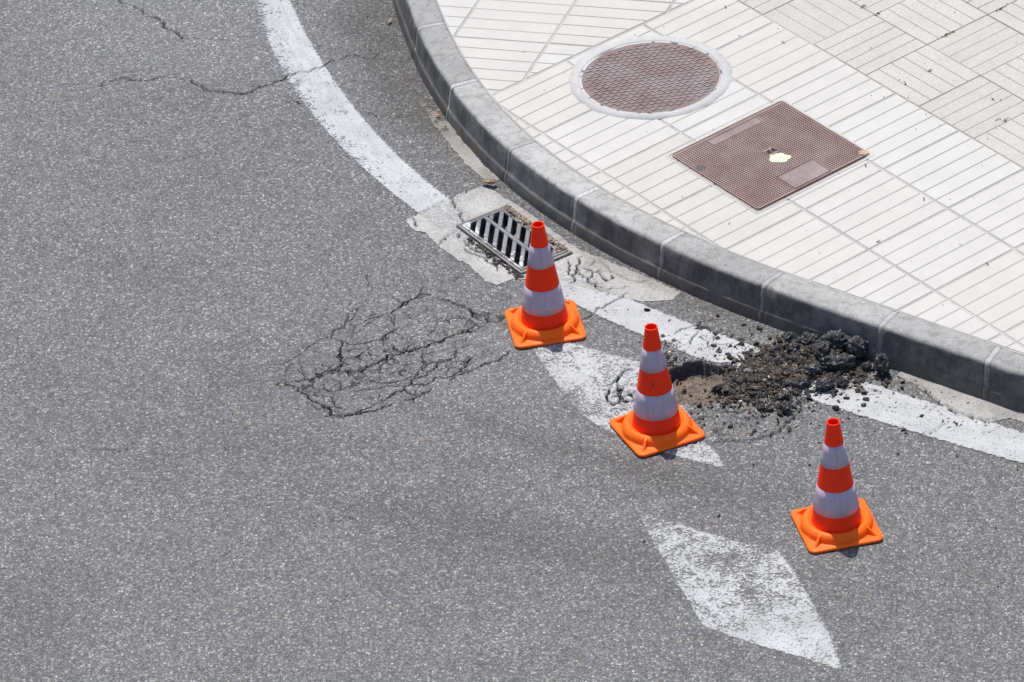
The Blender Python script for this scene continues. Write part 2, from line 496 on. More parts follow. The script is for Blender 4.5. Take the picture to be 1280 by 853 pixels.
for pts, w in [
    ([(95, 412), (150, 390), (200, 360)], .0035), ([(215, 350), (240, 325), (320, 285), (345, 255), (400, 228), (470, 230)], .0045),
    ([(400, 430), (480, 425), (540, 395), (590, 355), (660, 345), (740, 325), (830, 300), (900, 270), (950, 250), (1020, 220)], .010),
    ([(600, 312), (660, 345), (700, 340)], .012),
    ([(125, 470), (130, 495), (190, 515), (240, 565), (300, 600), (360, 640), (440, 630), (500, 605), (560, 580)], .008),
    ([(560, 580), (600, 545), (640, 530), (690, 490), (760, 495), (840, 465), (900, 440), (960, 435), (1000, 410), (1080, 390), (1120, 355), (1150, 340)], .008),
    ([(360, 640), (440, 632), (490, 622), (560, 602), (610, 585)], .009),
    ([(640, 575), (700, 560), (740, 540), (790, 513)], .008),
    ([(575, 185), (640, 155), (720, 105), (780, 105)], .0065), ([(800, 108), (850, 125), (880, 142), (930, 160), (960, 190), (1000, 215)], .0075),
    ([(380, 300), (420, 315), (480, 310), (550, 295), (600, 260), (640, 240)], .0075),
    ([(400, 228), (440, 195), (480, 150)], .004), ([(470, 230), (510, 205), (575, 185)], .005),
    ([(580, 185), (600, 215), (620, 240)], .004),
    ([(345, 285), (380, 300), (375, 350), (385, 390), (330, 430), (250, 470), (190, 485), (130, 495)], .0075),
    ([(385, 390), (420, 400)], .006),
    ([(200, 360), (195, 400), (205, 440), (215, 475)], .003),
    ([(150, 390), (135, 430), (125, 470)], .003),
    ([(190, 515), (260, 545), (320, 550), (350, 590), (360, 605)], .005), ([(290, 600), (355, 598), (395, 615)], .008),
    ([(300, 510), (335, 530), (350, 580)], .0035),
    ([(380, 430), (440, 465), (500, 470), (560, 490), (620, 485), (700, 465), (760, 450), (800, 400), (880, 375), (890, 330), (870, 300)], .0065),
    ([(420, 525), (480, 515), (540, 515), (620, 505), (690, 490)], .004),
    ([(420, 525), (450, 490), (500, 462)], .004), ([(480, 425), (490, 462)], .004),
    ([(560, 570), (620, 530), (665, 520), (700, 545), (740, 540)], .006),
    ([(720, 430), (760, 400), (840, 385), (880, 375)], .007), ([(700, 465), (720, 430)], .006),
    ([(690, 490), (700, 465)], .007), ([(890, 405), (940, 400), (950, 375)], .008), ([(900, 440), (945, 405)], .006), ([(860, 480), (900, 455), (960, 435)], .006),
    ([(800, 430), (840, 420), (890, 405)], .003), ([(850, 440), (930, 420)], .004),
    ([(550, 300), (560, 275), (590, 285), (560, 300)], .005),
    ([(480, 5), (505, 40), (520, 75)], .0035), ([(740, 65), (720, 105)], .005), ([(480, 150), (430, 170), (410, 200), (380, 240), (345, 255)], .004),
    ([(1060, 190), (1090, 215), (1110, 235)], .0035), ([(1000, 215), (1060, 210)], .004), ([(860, 45), (930, 25)], .003),
    ([(0, 640), (60, 620)], .002), ([(300, 640), (340, 648), (390, 640)], .004),
    ([(220, 570), (260, 600), (340, 640)], .0035), ([(640, 380), (600, 372), (560, 400), (530, 430), (490, 440)], .0035),
    ([(740, 330), (735, 370), (760, 400)], .004), ([(920, 265), (960, 262)], .006)]:
    crack(z7(pts), w * .72)
for px, w in [
    ([(152, 1), (175, 11), (195, 22), (212, 37), (227, 54)], .008),
    ([(146, -6), (152, 1)], .005), ([(120, 108), (131, 106)], .005),
    ([(118, 106), (150, 97), (172, 100), (185, 101), (200, 96), (214, 97)], .0065), ([(60, 112), (90, 104), (118, 106)], .003), ([(212, 97), (228, 98), (240, 102), (252, 109), (262, 114), (287, 115), (300, 118), (315, 115), (330, 108), (345, 102), (365, 95), (385, 91), (402, 85), (412, 77), (437, 70)], .0085),
    ([(437, 70), (460, 74), (475, 68)], .003), ([(240, 133), (258, 122)], .003), ([(178, 153), (200, 154)], .003),
    ([(417, 142), (437, 142)], .006), ([(350, 128), (383, 129)], .005), ([(460, 142), (480, 146), (495, 147), (512, 145)], .005),
    ([(500, 385), (515, 373), (535, 370)], .004), ([(430, 435), (445, 415), (470, 395)], .002),
    ([(755, 484), (765, 480), (771, 476), (777, 468), (790, 462)], .010), ([(771, 476), (773, 488), (775, 500), (767, 507), (760, 500), (761, 492), (765, 484)], .009),
    ([(775, 500), (783, 504), (792, 500)], .006), ([(765, 512), (775, 511), (786, 514)], .010), ([(777, 485), (790, 480), (797, 484)], .004), ([(730, 470), (755, 484)], .003),
    ([(845, 556), (867, 554), (892, 553), (920, 552), (937, 552), (960, 545), (975, 536), (987, 527), (997, 512), (1010, 502)], .007),
    ([(885, 540), (905, 535)], .005), ([(840, 520), (870, 525), (890, 520)], .003), ([(900, 510), (915, 515), (940, 508)], .003),
    ([(722, 405), (740, 392), (755, 385), (772, 375), (782, 366)], .006),
    ([(841, 423), (850, 412), (862, 410), (880, 402), (905, 396)], .004), ([(862, 433), (868, 420), (880, 410)], .004), ([(880, 437), (893, 430), (905, 432), (918, 428)], .004), ([(893, 430), (896, 418), (905, 412)], .003),
    ([(830, 440), (838, 455), (850, 462)], .007), ([(838, 455), (828, 462)], .006), ([(820, 445), (832, 447)], .006),
    ([(565, 250), (568, 260), (575, 271), (580, 277)], .006), ([(547, 307), (560, 296), (571, 287)], .005),
    ([(571, 288), (575, 297), (584, 307), (594, 312), (605, 318)], .008), ([(584, 307), (590, 318), (602, 322), (612, 330)], .007),
    ([(506, 275), (517, 271), (540, 259), (562, 249), (603, 233)], .003), ([(517, 271), (520, 284)], .006),
    ([(730, 320), (722, 335), (716, 345)], .006), ([(722, 337), (735, 352), (760, 369)], .005), ([(735, 352), (758, 362), (790, 360)], .004), ([(745, 324), (775, 345), (790, 352), (815, 351)], .003),
    ([(704, 325), (716, 345), (712, 356)], .006), ([(735, 335), (745, 324)], .003),
    ([(1144, 480), (1165, 496), (1185, 511), (1206, 520), (1232, 528), (1262, 522)], .006),
    ([(1206, 520), (1180, 512), (1168, 508)], .006), ([(1158, 545), (1172, 536), (1185, 528)], .003), ([(1000, 570), (1020, 560)], .002),
    ([(380, 640), (420, 652), (450, 648)], .002), ([(100, 560), (150, 566), (175, 550)], .0025), ([(270, 700), (290, 690), (320, 694)], .0018)]:
    crack(px, w)
# short hairlines that fan off the crazed patch
for i in range(120):
    a = rnd.uniform(0, 6.28); t = rnd.uniform(0.2, 1.0)
    x0 = 490 + 140 * t * math.cos(a); y0 = 440 + 62 * t * math.sin(a) - 0.25 * (140 * t * math.cos(a))
    L = rnd.uniform(6, 34); b = rnd.uniform(0, 6.28)
    crack([(x0, y0), (x0 + L * math.cos(b), y0 + 0.55 * L * math.sin(b))], rnd.uniform(.0018, .0035), 0.006)
for i in range(36):
    a = rnd.uniform(0, 6.28); t = rnd.uniform(0.5, 1.0)
    x0 = 885 + 90 * t * math.cos(a); y0 = 490 + 62 * t * math.sin(a)
    L = rnd.uniform(6, 22); b = rnd.uniform(0, 6.28)
    crack([(x0, y0), (x0 + L * math.cos(b), y0 + 0.55 * L * math.sin(b))], rnd.uniform(.002, .0045), 0.008)

wob = 0.25 + 1.2 * vnoise(X, Y, 34, 5)
crackf = np.zeros_like(X)
crackz = np.zeros_like(X)
for P, w, dep in CR:
    lo = P.min(0) - 0.03; hi = P.max(0) + 0.03
    i0, i1 = np.searchsorted(gx, [lo[0], hi[0]]); j0, j1 = np.searchsorted(gy, [lo[1], hi[1]])
    if i1 - i0 < 2 or j1 - j0 < 2: continue
    xs = X[i0:i1, j0:j1]; ys = Y[i0:i1, j0:j1]
    d = np.full(xs.shape, 1.0)
    n = len(P) - 1
    for q in range(n):
        a, b = P[q], P[q + 1]; e = b - a
        t = np.clip(((xs - a[0]) * e[0] + (ys - a[1]) * e[1]) / max(e @ e, 1e-12), 0, 1)
        s = (q + t) / n
        tap = np.clip(np.minimum(s, 1 - s) * 7, 0.35, 1)
        d = np.minimum(d, np.hypot(xs - a[0] - t * e[0], ys - a[1] - t * e[1]) / tap)
    ww = w * wob[i0:i1, j0:j1]
    core = np.clip((ww * 0.34 + 0.0022 - d) / 0.0026, 0, 1)
    crackf[i0:i1, j0:j1] = np.maximum(crackf[i0:i1, j0:j1], core * min(1.0, 0.45 + w / 0.010))
    crackz[i0:i1, j0:j1] = np.maximum(crackz[i0:i1, j0:j1], core * dep * 2.2 * min(1, w / .007))



def craze(cpx, sx, sy, rot, n, w, dep, seed, gate=0.5):
    """net of fine broken cracks: borders of irregular cells, interrupted at random"""
    c0 = G(*cpx); r = max(sx, sy) * 1.15
    i0, i1 = np.searchsorted(gx, [c0[0] - r, c0[0] + r]); j0, j1 = np.searchsorted(gy, [c0[1] - r, c0[1] + r])
    xs = X[i0:i1, j0:j1]; ys = Y[i0:i1, j0:j1]
    cc, ss = math.cos(rot), math.sin(rot)
    u = ((xs - c0[0]) * cc + (ys - c0[1]) * ss) / sx; v = (-(xs - c0[0]) * ss + (ys - c0[1]) * cc) / sy
    uj = xs + (fbm(xs, ys, 22, seed, 4) - .5) * .040; vj = ys + (fbm(xs, ys, 22, seed + 7, 4) - .5) * .040
    g_ = np.random.default_rng(seed)
    a = g_.uniform(-1.2, 1.2, (n, 2)); pts = np.stack([c0[0] + a[:, 0] * sx * cc - a[:, 1] * sy * ss, c0[1] + a[:, 0] * sx * ss + a[:, 1] * sy * cc], -1)
    f1_ = np.full(xs.shape, 9.0); f2_ = np.full(xs.shape, 9.0)
    for p in pts:
        d = np.hypot(uj - p[0], vj - p[1])
        f2_ = np.minimum(f2_, np.maximum(d, f1_)); f1_ = np.minimum(f1_, d)
    ed = (f2_ - f1_) * .5
    gt = smoothstep(gate - .06, gate + .10, fbm(xs, ys, 9, seed + 3, 3)) * smoothstep(1.05, .75, np.hypot(u, v))
    wv = w * (.3 + 1.3 * vnoise(xs, ys, 40, seed + 5)) * gt
    core = np.clip((wv * .6 + .0012 * (gt > .15) - ed) / .0024, 0, 1) * gt
    crackf[i0:i1, j0:j1] = np.maximum(crackf[i0:i1, j0:j1], core * .85)
    crackz[i0:i1, j0:j1] = np.maximum(crackz[i0:i1, j0:j1], core * dep)


craze((480, 440), .46, .24, .42, 120, .0030, .007, 3, .50)
craze((560, 425), .30, .20, .50, 80, .0022, .005, 13, .50)
craze((410, 465), .24, .15, .10, 50, .0030, .007, 23, .48)
craze((885, 420), .17, .08, -.45, 42, .0024, .008, 33, .46)
craze((778, 490), .075, .085, .2, 22, .0050, .016, 43, .40)
craze((760, 350), .19, .07, -.50, 34, .0030, .010, 53, .42)
craze((600, 325), .13, .06, -.8, 34, .0045, .016, 63, .40)
craze((900, 525), .20, .10, .0, 60, .0024, .008, 73, .50)
craze((835, 445), .05, .09, .0, 22, .0050, .014, 83, .40)
craze((1200, 525), .16, .05, -.4, 24, .0024, .008, 93, .5)
Z = np.zeros_like(X)
Z[near] += (fbm(X[near], Y[near], 1.1, 3) - 0.5) * 0.006
rel = (fbm(X, Y, 95, 41, 2) - 0.5)
Z += np.where(near, rel * 0.0022, 0)
# crazed patch has sunk a little and its plates stand uneven
pc = G(490, 445)
el = np.exp(-(((X - pc[0]) / 0.42) ** 2 + ((Y - pc[1]) / 0.26) ** 2) ** 1.5)
Z -= 0.010 * el
Z += el * (vnoise(X, Y, 9, 8) - 0.5) * 0.008
# pothole
PH = GP([(836, 468), (842, 459), (856, 454), (872, 452), (890, 453), (908, 456), (922, 466), (934, 478), (930, 492), (912, 500), (895, 505), (872, 508), (850, 507), (838, 500), (833, 484)])
phs = poly_sd(X, Y, PH)
phn = phs + (fbm(X, Y, 30, 77, 4) - 0.5) * 0.062
bowl = smoothstep(0.0, 0.008, phn)
bottom = 0.056 + 0.020 * smoothstep(0, 0.12, phn) * 1.0 + (fbm(X, Y, 45, 12, 4) - 0.5) * 0.022
# shallower towards the debris and towards the near lip
shal = smoothstep(G(925, 480)[0], G(872, 480)[0], X)
lipn = smoothstep(G(870, 508)[1] - 0.01, G(870, 480)[1] + 0.02, Y)
depthmap = bottom * (0.35 + 0.65 * shal) * (0.28 + 0.72 * lipn)
Z -= bowl * depthmap
# surroundings broken and sagging to the right of the hole
rg = np.exp(-(((X - G(935, 515)[0]) / 0.20) ** 2 + ((Y - G(935, 515)[1]) / 0.09) ** 2))
Z += rg * (fbm(X, Y, 30, 31, 4) - 0.55) * 0.012
dirt = smoothstep(0.010, 0.026, phn) * 1.0 + np.exp(-(((X - G(915, 498)[0]) / 0.16) ** 2 + ((Y - G(915, 498)[1]) / 0.085) ** 2)) * 0.45
dirt += np.exp(-(((X - G(985, 470)[0]) / 0.30) ** 2 + ((Y - G(985, 470)[1]) / 0.12) ** 2)) * 0.40
Z -= crackz
# stains: gutter film and faint wheel tracks
R = np.hypot(X - CEN[0], Y - CEN[1]); TH = np.arctan2(Y - CEN[1], X - CEN[0]); TH = np.where(TH < 0, TH + 2 * np.pi, TH)
RB = rI(TH) + 0.172


def gauss(px, sx, sy, rot=0.0):
    p = G(*px); dx = X - p[0]; dy = Y - p[1]
    c, s = math.cos(rot), math.sin(rot)
    return np.exp(-(((dx * c + dy * s) / sx) ** 2 + ((-dx * s + dy * c) / sy) ** 2))


stain = .5 * gauss((700, 560), .7, .07, -.6) + 1.3 * gauss((482, 55), .15, .55, .3) + 0.8 * gauss((520, 140), .10, .3, .4) + .50 * gauss((600, 660), .9, .13, -.45) + .25 * gauss((150, 330), .5, .12, -.5) + .18 * gauss((300, 470), .18, .25) \
    + .30 * gauss((380, 560), .6, .10, -.3) + .3 * gauss((20, 760), .25, .30) + .25 * gauss((200, 120), .35, .14) + .3 * gauss((880, 600), .4, .15, -.5)
stain += 0.45 * np.exp(-((R - RB) / 0.05) ** 2)
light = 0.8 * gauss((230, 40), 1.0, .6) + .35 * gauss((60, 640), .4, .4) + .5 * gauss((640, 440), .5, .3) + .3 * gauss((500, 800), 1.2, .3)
# the drain pit
DR = {'O': np.array([571.0, 283.0]), 'a': np.array([651.5, 343.5]), 'b': np.array([636.0, 256.5])}
dO = G(*DR['O']); dA = G(*DR['a']) - dO; dB = G(*DR['b']) - dO
dB = dB * 0.97


def dab(a, b): return dO + a * dA + b * dB


DP = np.array([dab(.02, .03), dab(.98, .03), dab(.98, .97), dab(.02, .97)])
dps = poly_sd(X, Y, DP)
Z = np.where(dps > 0.004, -0.42, Z)
Z = np.where((dps > -0.03) & (dps <= 0.004), np.minimum(Z, -0.003), Z)
print('grid', NX, NY)
ii = (np.arange(NX - 1)[:, None] * NY + np.arange(NY - 1)[None, :])
quads = np.stack([ii, ii + NY, ii + NY + 1, ii + 1], -1).reshape(-1, 4)
V = np.stack([X, Y, Z], -1).reshape(-1, 3)
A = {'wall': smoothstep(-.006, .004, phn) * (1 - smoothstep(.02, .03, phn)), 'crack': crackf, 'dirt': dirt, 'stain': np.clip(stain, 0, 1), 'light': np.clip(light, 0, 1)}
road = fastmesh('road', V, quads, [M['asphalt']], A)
tag(road, kind='structure')


def sheet(name, sd, mat, lift, extra=None, margin=0.02, label=None, kind='structure'):
    """a thin layer that follows the road surface wherever sd > -margin"""
    m = (sd > -margin) & near
    fm = (m[:-1, :-1] & m[1:, :-1] & m[1:, 1:] & m[:-1, 1:]).reshape(-1)
    q = quads[fm]
    used = np.unique(q)
    rem = np.full(NX * NY, -1, np.int64); rem[used] = np.arange(len(used))
    v = V[used].copy(); v[:, 2] += lift
    at = {'sd': sd.reshape(-1)[used], 'crack': crackf.reshape(-1)[used], 'stain': np.clip(stain, 0, 1).reshape(-1)[used]}
    for n, a in (extra or {}).items(): at[n] = a.reshape(-1)[used]
    o = fastmesh(name, v, rem[q], [mat], at)
    tag(o, kind=kind)
    if label: o['label'] = label
    return o


# concrete around the drain and along the gutter
COLLAR = GP([(505, 275), (560, 250), (603, 232), (625, 243), (655, 262), (722, 312), (760, 326), (820, 352), (850, 366), (842, 376), (800, 378), (770, 372), (735, 362), (700, 352),
             (672, 352), (655, 350), (640, 350), (622, 357), (606, 352), (585, 331), (572, 325), (547, 307), (532, 291), (519, 289)])
sdc = poly_sd(X, Y, COLLAR)
gut1 = np.minimum(0.030 - np.abs(R - (RB + 0.005)), (TH - polar(GP([(603, 233)]))[1][0]) * -4) 
gut1 = np.minimum(gut1, (TH - polar(GP([(545, 135)]))[1][0]) * .12)
rr, tt = polar(GP([(1120, 470), (1144, 481), (1165, 497), (1185, 512), (1206, 521), (1232, 529), (1262, 523), (1300, 535)]))
o_ = np.argsort(tt)
gw = np.interp(TH, tt[o_], rr[o_], left=rr[o_][0] - 0.02, right=rr[o_][-1])
gut2 = np.minimum(gw - R, (TH - tt.min()) * 4)
gut2 = np.where(TH < tt.min(), -1, gut2)
sdc = np.maximum(np.maximum(sdc, gut1 * 0.6), gut2)
sdc = np.where(R < RB - 0.05, -1, sdc)
sdc = np.where(dps > -0.012, -1, sdc)
brk = gauss((628, 338), .035, .10, -.8) * 0.0
sheet('gutter_concrete', sdc, M['cast'], 0.0022, label='cracked pale concrete collar round the drain and along the gutter')

# edge line
sdl = np.minimum(rLi(TH) - R, R - rLo(TH))
sdl = np.where((TH > rLo.lo - 0.15) & (TH < rLo.hi + 0.15), sdl, -1)
sdl = np.where((dps > -0.012) | (phn > -0.006), -1, sdl)
cover = np.full_like(X, 0.53)
# thinner through the collar, under the debris and on the carriageway side of the top stretch
cover -= 0.16 * (sdc > 0)
u01 = np.clip((R - rLo(TH)) / np.maximum(rLi(TH) - rLo(TH), .01), 0, 1)
top = smoothstep(G(560, 250)[1], G(440, 190)[1], Y)
cover -= 0.10 * top * smoothstep(0.55, 1.0, u01)
cover -= 0.30 * gauss((960, 455), .10, .10) + 0.25 * gauss((830, 436), .06, .06) + .2 * gauss((1050, 480), .08, .05)
cover += 0.05 * (vnoise(X, Y, 3, 9) - .5)
stn = (fbm(TH * 1.2, R, 48, 21, 2))
streak = smoothstep(0.50, 0.68, stn) * (0.40 + 0.60 * top) * 0.85
for uc, wd_ in ((0.30, .035), (0.62, .05), (0.80, .04)):
    streak += 0.85 * top * np.exp(-((u01 - uc - 0.05 * np.sin(TH * 9)) / wd_) ** 2) * smoothstep(G(470, 230)[1], G(400, 120)[1], Y) * (0.5 + vnoise(X, Y, 7, 2))
sheet('edge_line', sdl, M['paint'], 0.0036, {'cover': cover, 'streak': np.clip(streak, 0, 1)}, label='curved white painted edge line following the kerb')

# give-way diamonds
D1 = GP([(803, 645), (850, 659), (919, 679), (969, 689), (987, 711), (1012, 754), (1031, 789), (1050, 836), (1000, 820), (934, 801), (881, 782), (869, 761), (841, 714), (816, 673)])
s1 = poly_sd(X, Y, D1)
c1 = np.full_like(X, 0.415) + 0.09 * gauss((985, 800), .2, .16) - 0.09 * gauss((812, 655), .07, .08) - .11 * gauss((905, 700), .09, .05, -.4) - .13 * gauss((937, 745), .03, .09, .4) - .07 * gauss((945, 690), .1, .04) + .04 * gauss((890, 745), .08, .1)
sheet('diamond_marking', s1, M['paint_old'], 0.0020, {'cover': c1, 'streak': 0.15 * smoothstep(.5, .7, fbm(X, Y, 6, 4))}, label='worn white painted diamond on the asphalt left of the last cone')
D2 = GP([(662, 427), (712, 431), (760, 444), (800, 455), (826, 466), (838, 480), (850, 505), (877, 552), (895, 570), (902, 583), (860, 573), (800, 556), (752, 533), (735, 522), (705, 489), (684, 459)])
s2 = poly_sd(X, Y, D2)
s2 = np.where(phn > -0.006, -1, s2)
c2 = np.full_like(X, 0.43) - .10 * gauss((710, 500), .07, .14, .6) + .07 * gauss((720, 470), .12, .1) - .12 * gauss((668, 430), .06, .05) + .08 * gauss((775, 485), .05, .05) - .10 * gauss((825, 500), .07, .12) + .03 * gauss((880, 570), .05, .05)
sheet('diamond_marking', s2, M['paint_old'], 0.0020, {'cover': c2, 'streak': 0.0 * X}, label='worn white painted diamond under the middle cone')

# ------------------------------------------------------------------ kerb
JT = sorted(polar(GP([(597, 100), (662, 178), (747, 236), (856, 290), (980, 339), (1119, 391), (1250, 433)], KH))[1])
step = 0.5 / 4.15
j = list(JT)
for i in range(7): j.insert(0, j[0] - step)
for i in range(7): j.append(j[-1] + step)
PROF = [(0.0, -0.05), (0.0, 0.147), (0.004, 0.1505), (0.055, 0.152), (0.101, 0.1512), (0.1085, 0.1495), (0.1145, 0.1450), (0.1185, 0.1365),
        (0.1225, 0.112), (0.1270, 0.085), (0.1315, 0.058), (0.1330, 0.0515), (0.1385, 0.0485), (0.1402, 0.0435), (0.1460, 0.012), (0.1500, -0.05)]
kv, kf, km, kt = [], [], [], []
rk = random.Random(11)


def kerb_run(t0, t1, inset, mi, seed):
    n = max(2, int((t1 - t0) * 4.15 / 0.012)) if mi == 0 else 1
    base = len(kv); m = len(PROF); tn_ = rk.random()
    for a in range(n + 1):
        s = a / n; th = t0 + (t1 - t0) * s
        e = min(a, n - a) if mi == 0 else 9
        shrink = 0.0022 if e == 0 else 0.0
        for q, (o, z) in enumerate(PROF):
            oc = o - (shrink + inset) * (1 if o > 0.06 else 0)
            zc = z - (shrink + inset) * (1 if z > 0.1 else 0)
            if mi == 0 and 3 < q < 15:
                v = Vector((th * 4.15 * 14, o * 30, z * 30 + seed))
                g = mnoise.fractal(v * 1.0, 1.0, 2.0, 4)
                oc += g * 0.0022; zc += g * .0008 * (q < 8)
                if 4 <= q <= 7:
                    chip = max(0, mnoise.noise(Vector((th * 4.15 * 22, seed * 3.1, 4.0))) - 0.32)
                    oc -= chip * 0.022; zc -= chip * 0.016
            kv.append(P2(rI(th) + oc, th, zc)); kt.append(tn_)
    for a in range(n):
        for q in range(m - 1):
            b0 = base + a * m + q
            kf.append((b0, b0 + 1, b0 + m + 1, b0 + m)); km.append(mi)
    kf.append(tuple(base + q for q in range(m))[::-1]); km.append(mi)
    kf.append(tuple(base + n * m + q for q in range(m))); km.append(mi)


for i in range(len(j) - 1):
    g = 0.0085 / 4.15
    kerb_run(j[i] + g, j[i + 1] - g, 0.0, 0, i * 5.3)
    kerb_run(j[i + 1] - g * 1.4, j[i + 1] + g * 1.4, 0.0012 if i % 3 else 0.0006, 1, 0)
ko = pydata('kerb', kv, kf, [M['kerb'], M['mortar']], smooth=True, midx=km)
at = ko.data.attributes.new('tone', 'FLOAT', 'POINT'); at.data.foreach_set('value', np.array(kt, np.float32))
tag(ko, 'grey concrete kerb of jointed blocks curving round the pavement', kind='structure')
# smooth sides but crisp joints
for p in ko.data.polygons:
    if len(p.vertices) > 4: p.use_smooth = False

# ------------------------------------------------------------------ pavement slabs, clipped to the back of the kerb
TH_CL = np.linspace(j[0], j[-1], 60)
CLIP = np.array([P2(rI(t) - 0.003, t)[:2] for t in TH_CL])


def clip_half(P, a, n):
    """keep points with (p-a).n >= 0"""
    out = []
    for i in range(len(P)):
        p, q = P[i], P[(i + 1) % len(P)]
        dp, dq = (p - a) @ n, (q - a) @ n
        if dp >= 0: out.append(p)
        if (dp >= 0) != (dq >= 0):
            out.append(p + (q - p) * (dp / (dp - dq)))
    return out


CLH = []
for a, b in zip(CLIP[:-1], CLIP[1:]):
    e = (b - a) / np.linalg.norm(b - a); n = np.array([-e[1], e[0]])
    if (CEN - a) @ n < 0: n = -n
    CLH.append((a, n))


def clip_kerb(P):
    c = sum(P) / len(P)
    rc, tc = math.hypot(*(c - CEN)), 0
    if rc < 3.3: return P
    for a, n in CLH:
        if len(P) < 3: break
        if min((p - a) @ n for p in P) < 0: P = clip_half(P, a, n)
    return P


def area(P):
    P = np.array(P); x, y = P[:, 0], P[:, 1]
    return 0.5 * (x @ np.roll(y, -1) - y @ np.roll(x, -1))


def inset(P, d):
    P = np.array(P); n = len(P)
    if area(P) < 0: P = P[::-1]
    keep = [P[i] for i in range(n) if np.linalg.norm(P[i] - P[i - 1]) > 1e-4]
    P = np.array(keep); n = len(P)
    if n < 3: return None, None
    poly = [p for p in P]
    for i in range(n):
        a, b = P[i], P[(i + 1) % n]
        e = (b - a) / np.linalg.norm(b - a); nn = np.array([-e[1], e[0]])
        poly = clip_half(poly, a + nn * d, nn)
        if len(poly) < 3: return None, None
    if abs(area(poly)) < 2e-5: return None, None
    return P, np.array(poly)


class Slabs:
    def __init__(s): s.v = []; s.f = []; s.t = []; s.m = []

    def rib(s, P, tone, z0, z1, d_side=0.0008, d_top=0.0030, mi=0, tilt=(0, 0)):
        _, A1 = inset(P, d_side)
        if A1 is None: return
        _, A2 = inset(A1, d_top)
        if A2 is None or abs(area(A2)) < 1e-4: return
        # ring of the outer outline low, inner outline at the top
        base = len(s.v)
        for p in A1: s.v.append((p[0], p[1], z0)); s.t.append(tone)
        # connect by polar order round the centroid of the top face
        b2 = len(s.v)
        for p in A2: s.v.append((p[0], p[1], z1 + (p[0] * tilt[0] + p[1] * tilt[1]))); s.t.append(tone)
        n1, n2 = len(A1), len(A2)
        s.f.append(tuple(range(b2, b2 + n2))); s.m.append(mi)
        if n1 == n2:
            k0 = int(np.argmin([np.hypot(*(A2[q] - A1[0])) for q in range(n2)]))
            for q in range(n1):
                s.f.append((base + q, base + (q + 1) % n1, b2 + (k0 + q + 1) % n2, b2 + (k0 + q) % n2)); s.m.append(mi)
        else:
            near_ = [int(np.argmin([np.hypot(*(a2 - a1)) for a2 in A2])) for a1 in A1]
            for q in range(n1):
                u, w = near_[q], near_[(q + 1) % n1]
                if u == w: s.f.append((base + q, base + (q + 1) % n1, b2 + u))
                else: s.f.append((base + q, base + (q + 1) % n1, b2 + w, b2 + u))
                s.m.append(mi)


ZG = KH - 0.0026                        # grout level
sl_ = Slabs()
# field of ribbed slabs
u0 = G(948.8, 117.2, KH); 
e1 = np.array([math.cos(math.radians(-56.15)), math.sin(math.radians(-56.15))]) * 0.3925
e2 = np.array([math.cos(math.radians(35.9)), math.sin(math.radians(35.9))]) * 0.409
LAT0 = u0 - e2


def LP(u, v): return LAT0 + u * e1 + v * e2


# least squares on the surveyed joints
S = [(0, 1, 948.8, 117.2), (0, 2, 1041.6, 71.3), (2, 1, 1104.4, 213.5), (2, 0, 1005, 260), (3, 1, 1184.7, 259.7), (3, 0, 1086.6, 309.5), (4, 1, 1270, 312.2), (4, 0, 1166.9, 363.8), (5, 0, 1252.2, 418.5), (2, 2, 1200.7, 164.1), (-1, -1, 678.8, 169.1)]
Am = np.array([[1, u, v] for u, v, _, _ in S]); Bm = np.array([G(a, b, KH) for _, _, a, b in S])
sol = np.linalg.lstsq(Am, Bm, rcond=None)[0]
LAT0, e1, e2 = sol[0], sol[1], sol[2]
inv = np.linalg.inv(np.array([e1, e2]).T)


def uv_of(p): return inv @ (np.asarray(p) - LAT0)


USEAM = np.mean([uv_of(G(a, b, KH))[0] for a, b in [(612.5, 121), (647, 105), (670, 94), (757, 50), (810, 25)]])
print('lattice', e1, e2, 'seam u', USEAM)
for v in range(-6, 2):
    for u in range(-2, 22):
        cu = LP(u + .5, v + .5)
        if np.hypot(*(cu - CEN)) > 4.6: continue
        tone = rnd.random() ** 0.6
        zt = KH + rnd.uniform(-0.0007, 0.0007)
        tl = (0, 0)
        for q in range(5):
            ua, ub = u + q / 5, u + (q + 1) / 5
            if ub <= USEAM + .02: continue
            ua = max(ua, USEAM + 0.012)
            ea = 0.010 if q == 0 else 0.0; eb = 0.010 if q == 4 else 0.0
            P = [LP(ua + ea, v + .010), LP(ub - eb, v + .010), LP(ub - eb, v + .990), LP(ua + ea, v + .990)]
            P = clip_kerb(P)
            if len(P) < 3: continue
            sl_.rib(P, tone, ZG + 0.0004, zt, d_side=0.0018, d_top=0.0022)
            # the slab's own groove floor
        P = clip_kerb([LP(max(u, USEAM + .008) + .006, v + .008), LP(u + .994, v + .008), LP(u + .994, v + .992), LP(max(u, USEAM + .008) + .006, v + .992)]) if u + 1 > USEAM + .05 else []
        if len(P) >= 3: sl_.rib(P, tone * 0.7, ZG - .004, ZG + 0.0010, d_side=0.0002, d_top=0.0010, mi=3)
# slabs beyond the seam, turned with the other arm of the pavement
q0 = G(567.5, 45.8, KH)
f1 = G(682.5, 54.3, KH) - q0
f1 = f1 / np.linalg.norm(f1) * 0.40
f2 = np.array([-f1[1], f1[0]])
jd = G(715, 2.5, KH) - G(648.5, 102.5, KH)
print('z0', f1, f2, jd)
f2 = jd / np.linalg.norm(jd) * 0.40


def in_field0(P):
    a = LP(USEAM - 0.006, 0); n = -e1 / np.linalg.norm(e1)
    nn = np.array([-e2[1], e2[0]]) / np.linalg.norm(e2)
    if nn @ (-e1) < 0: nn = -nn
    P = clip_half(P, a, nn)
    return P


def Q0(u, v): return q0 + u * f1 + v * f2


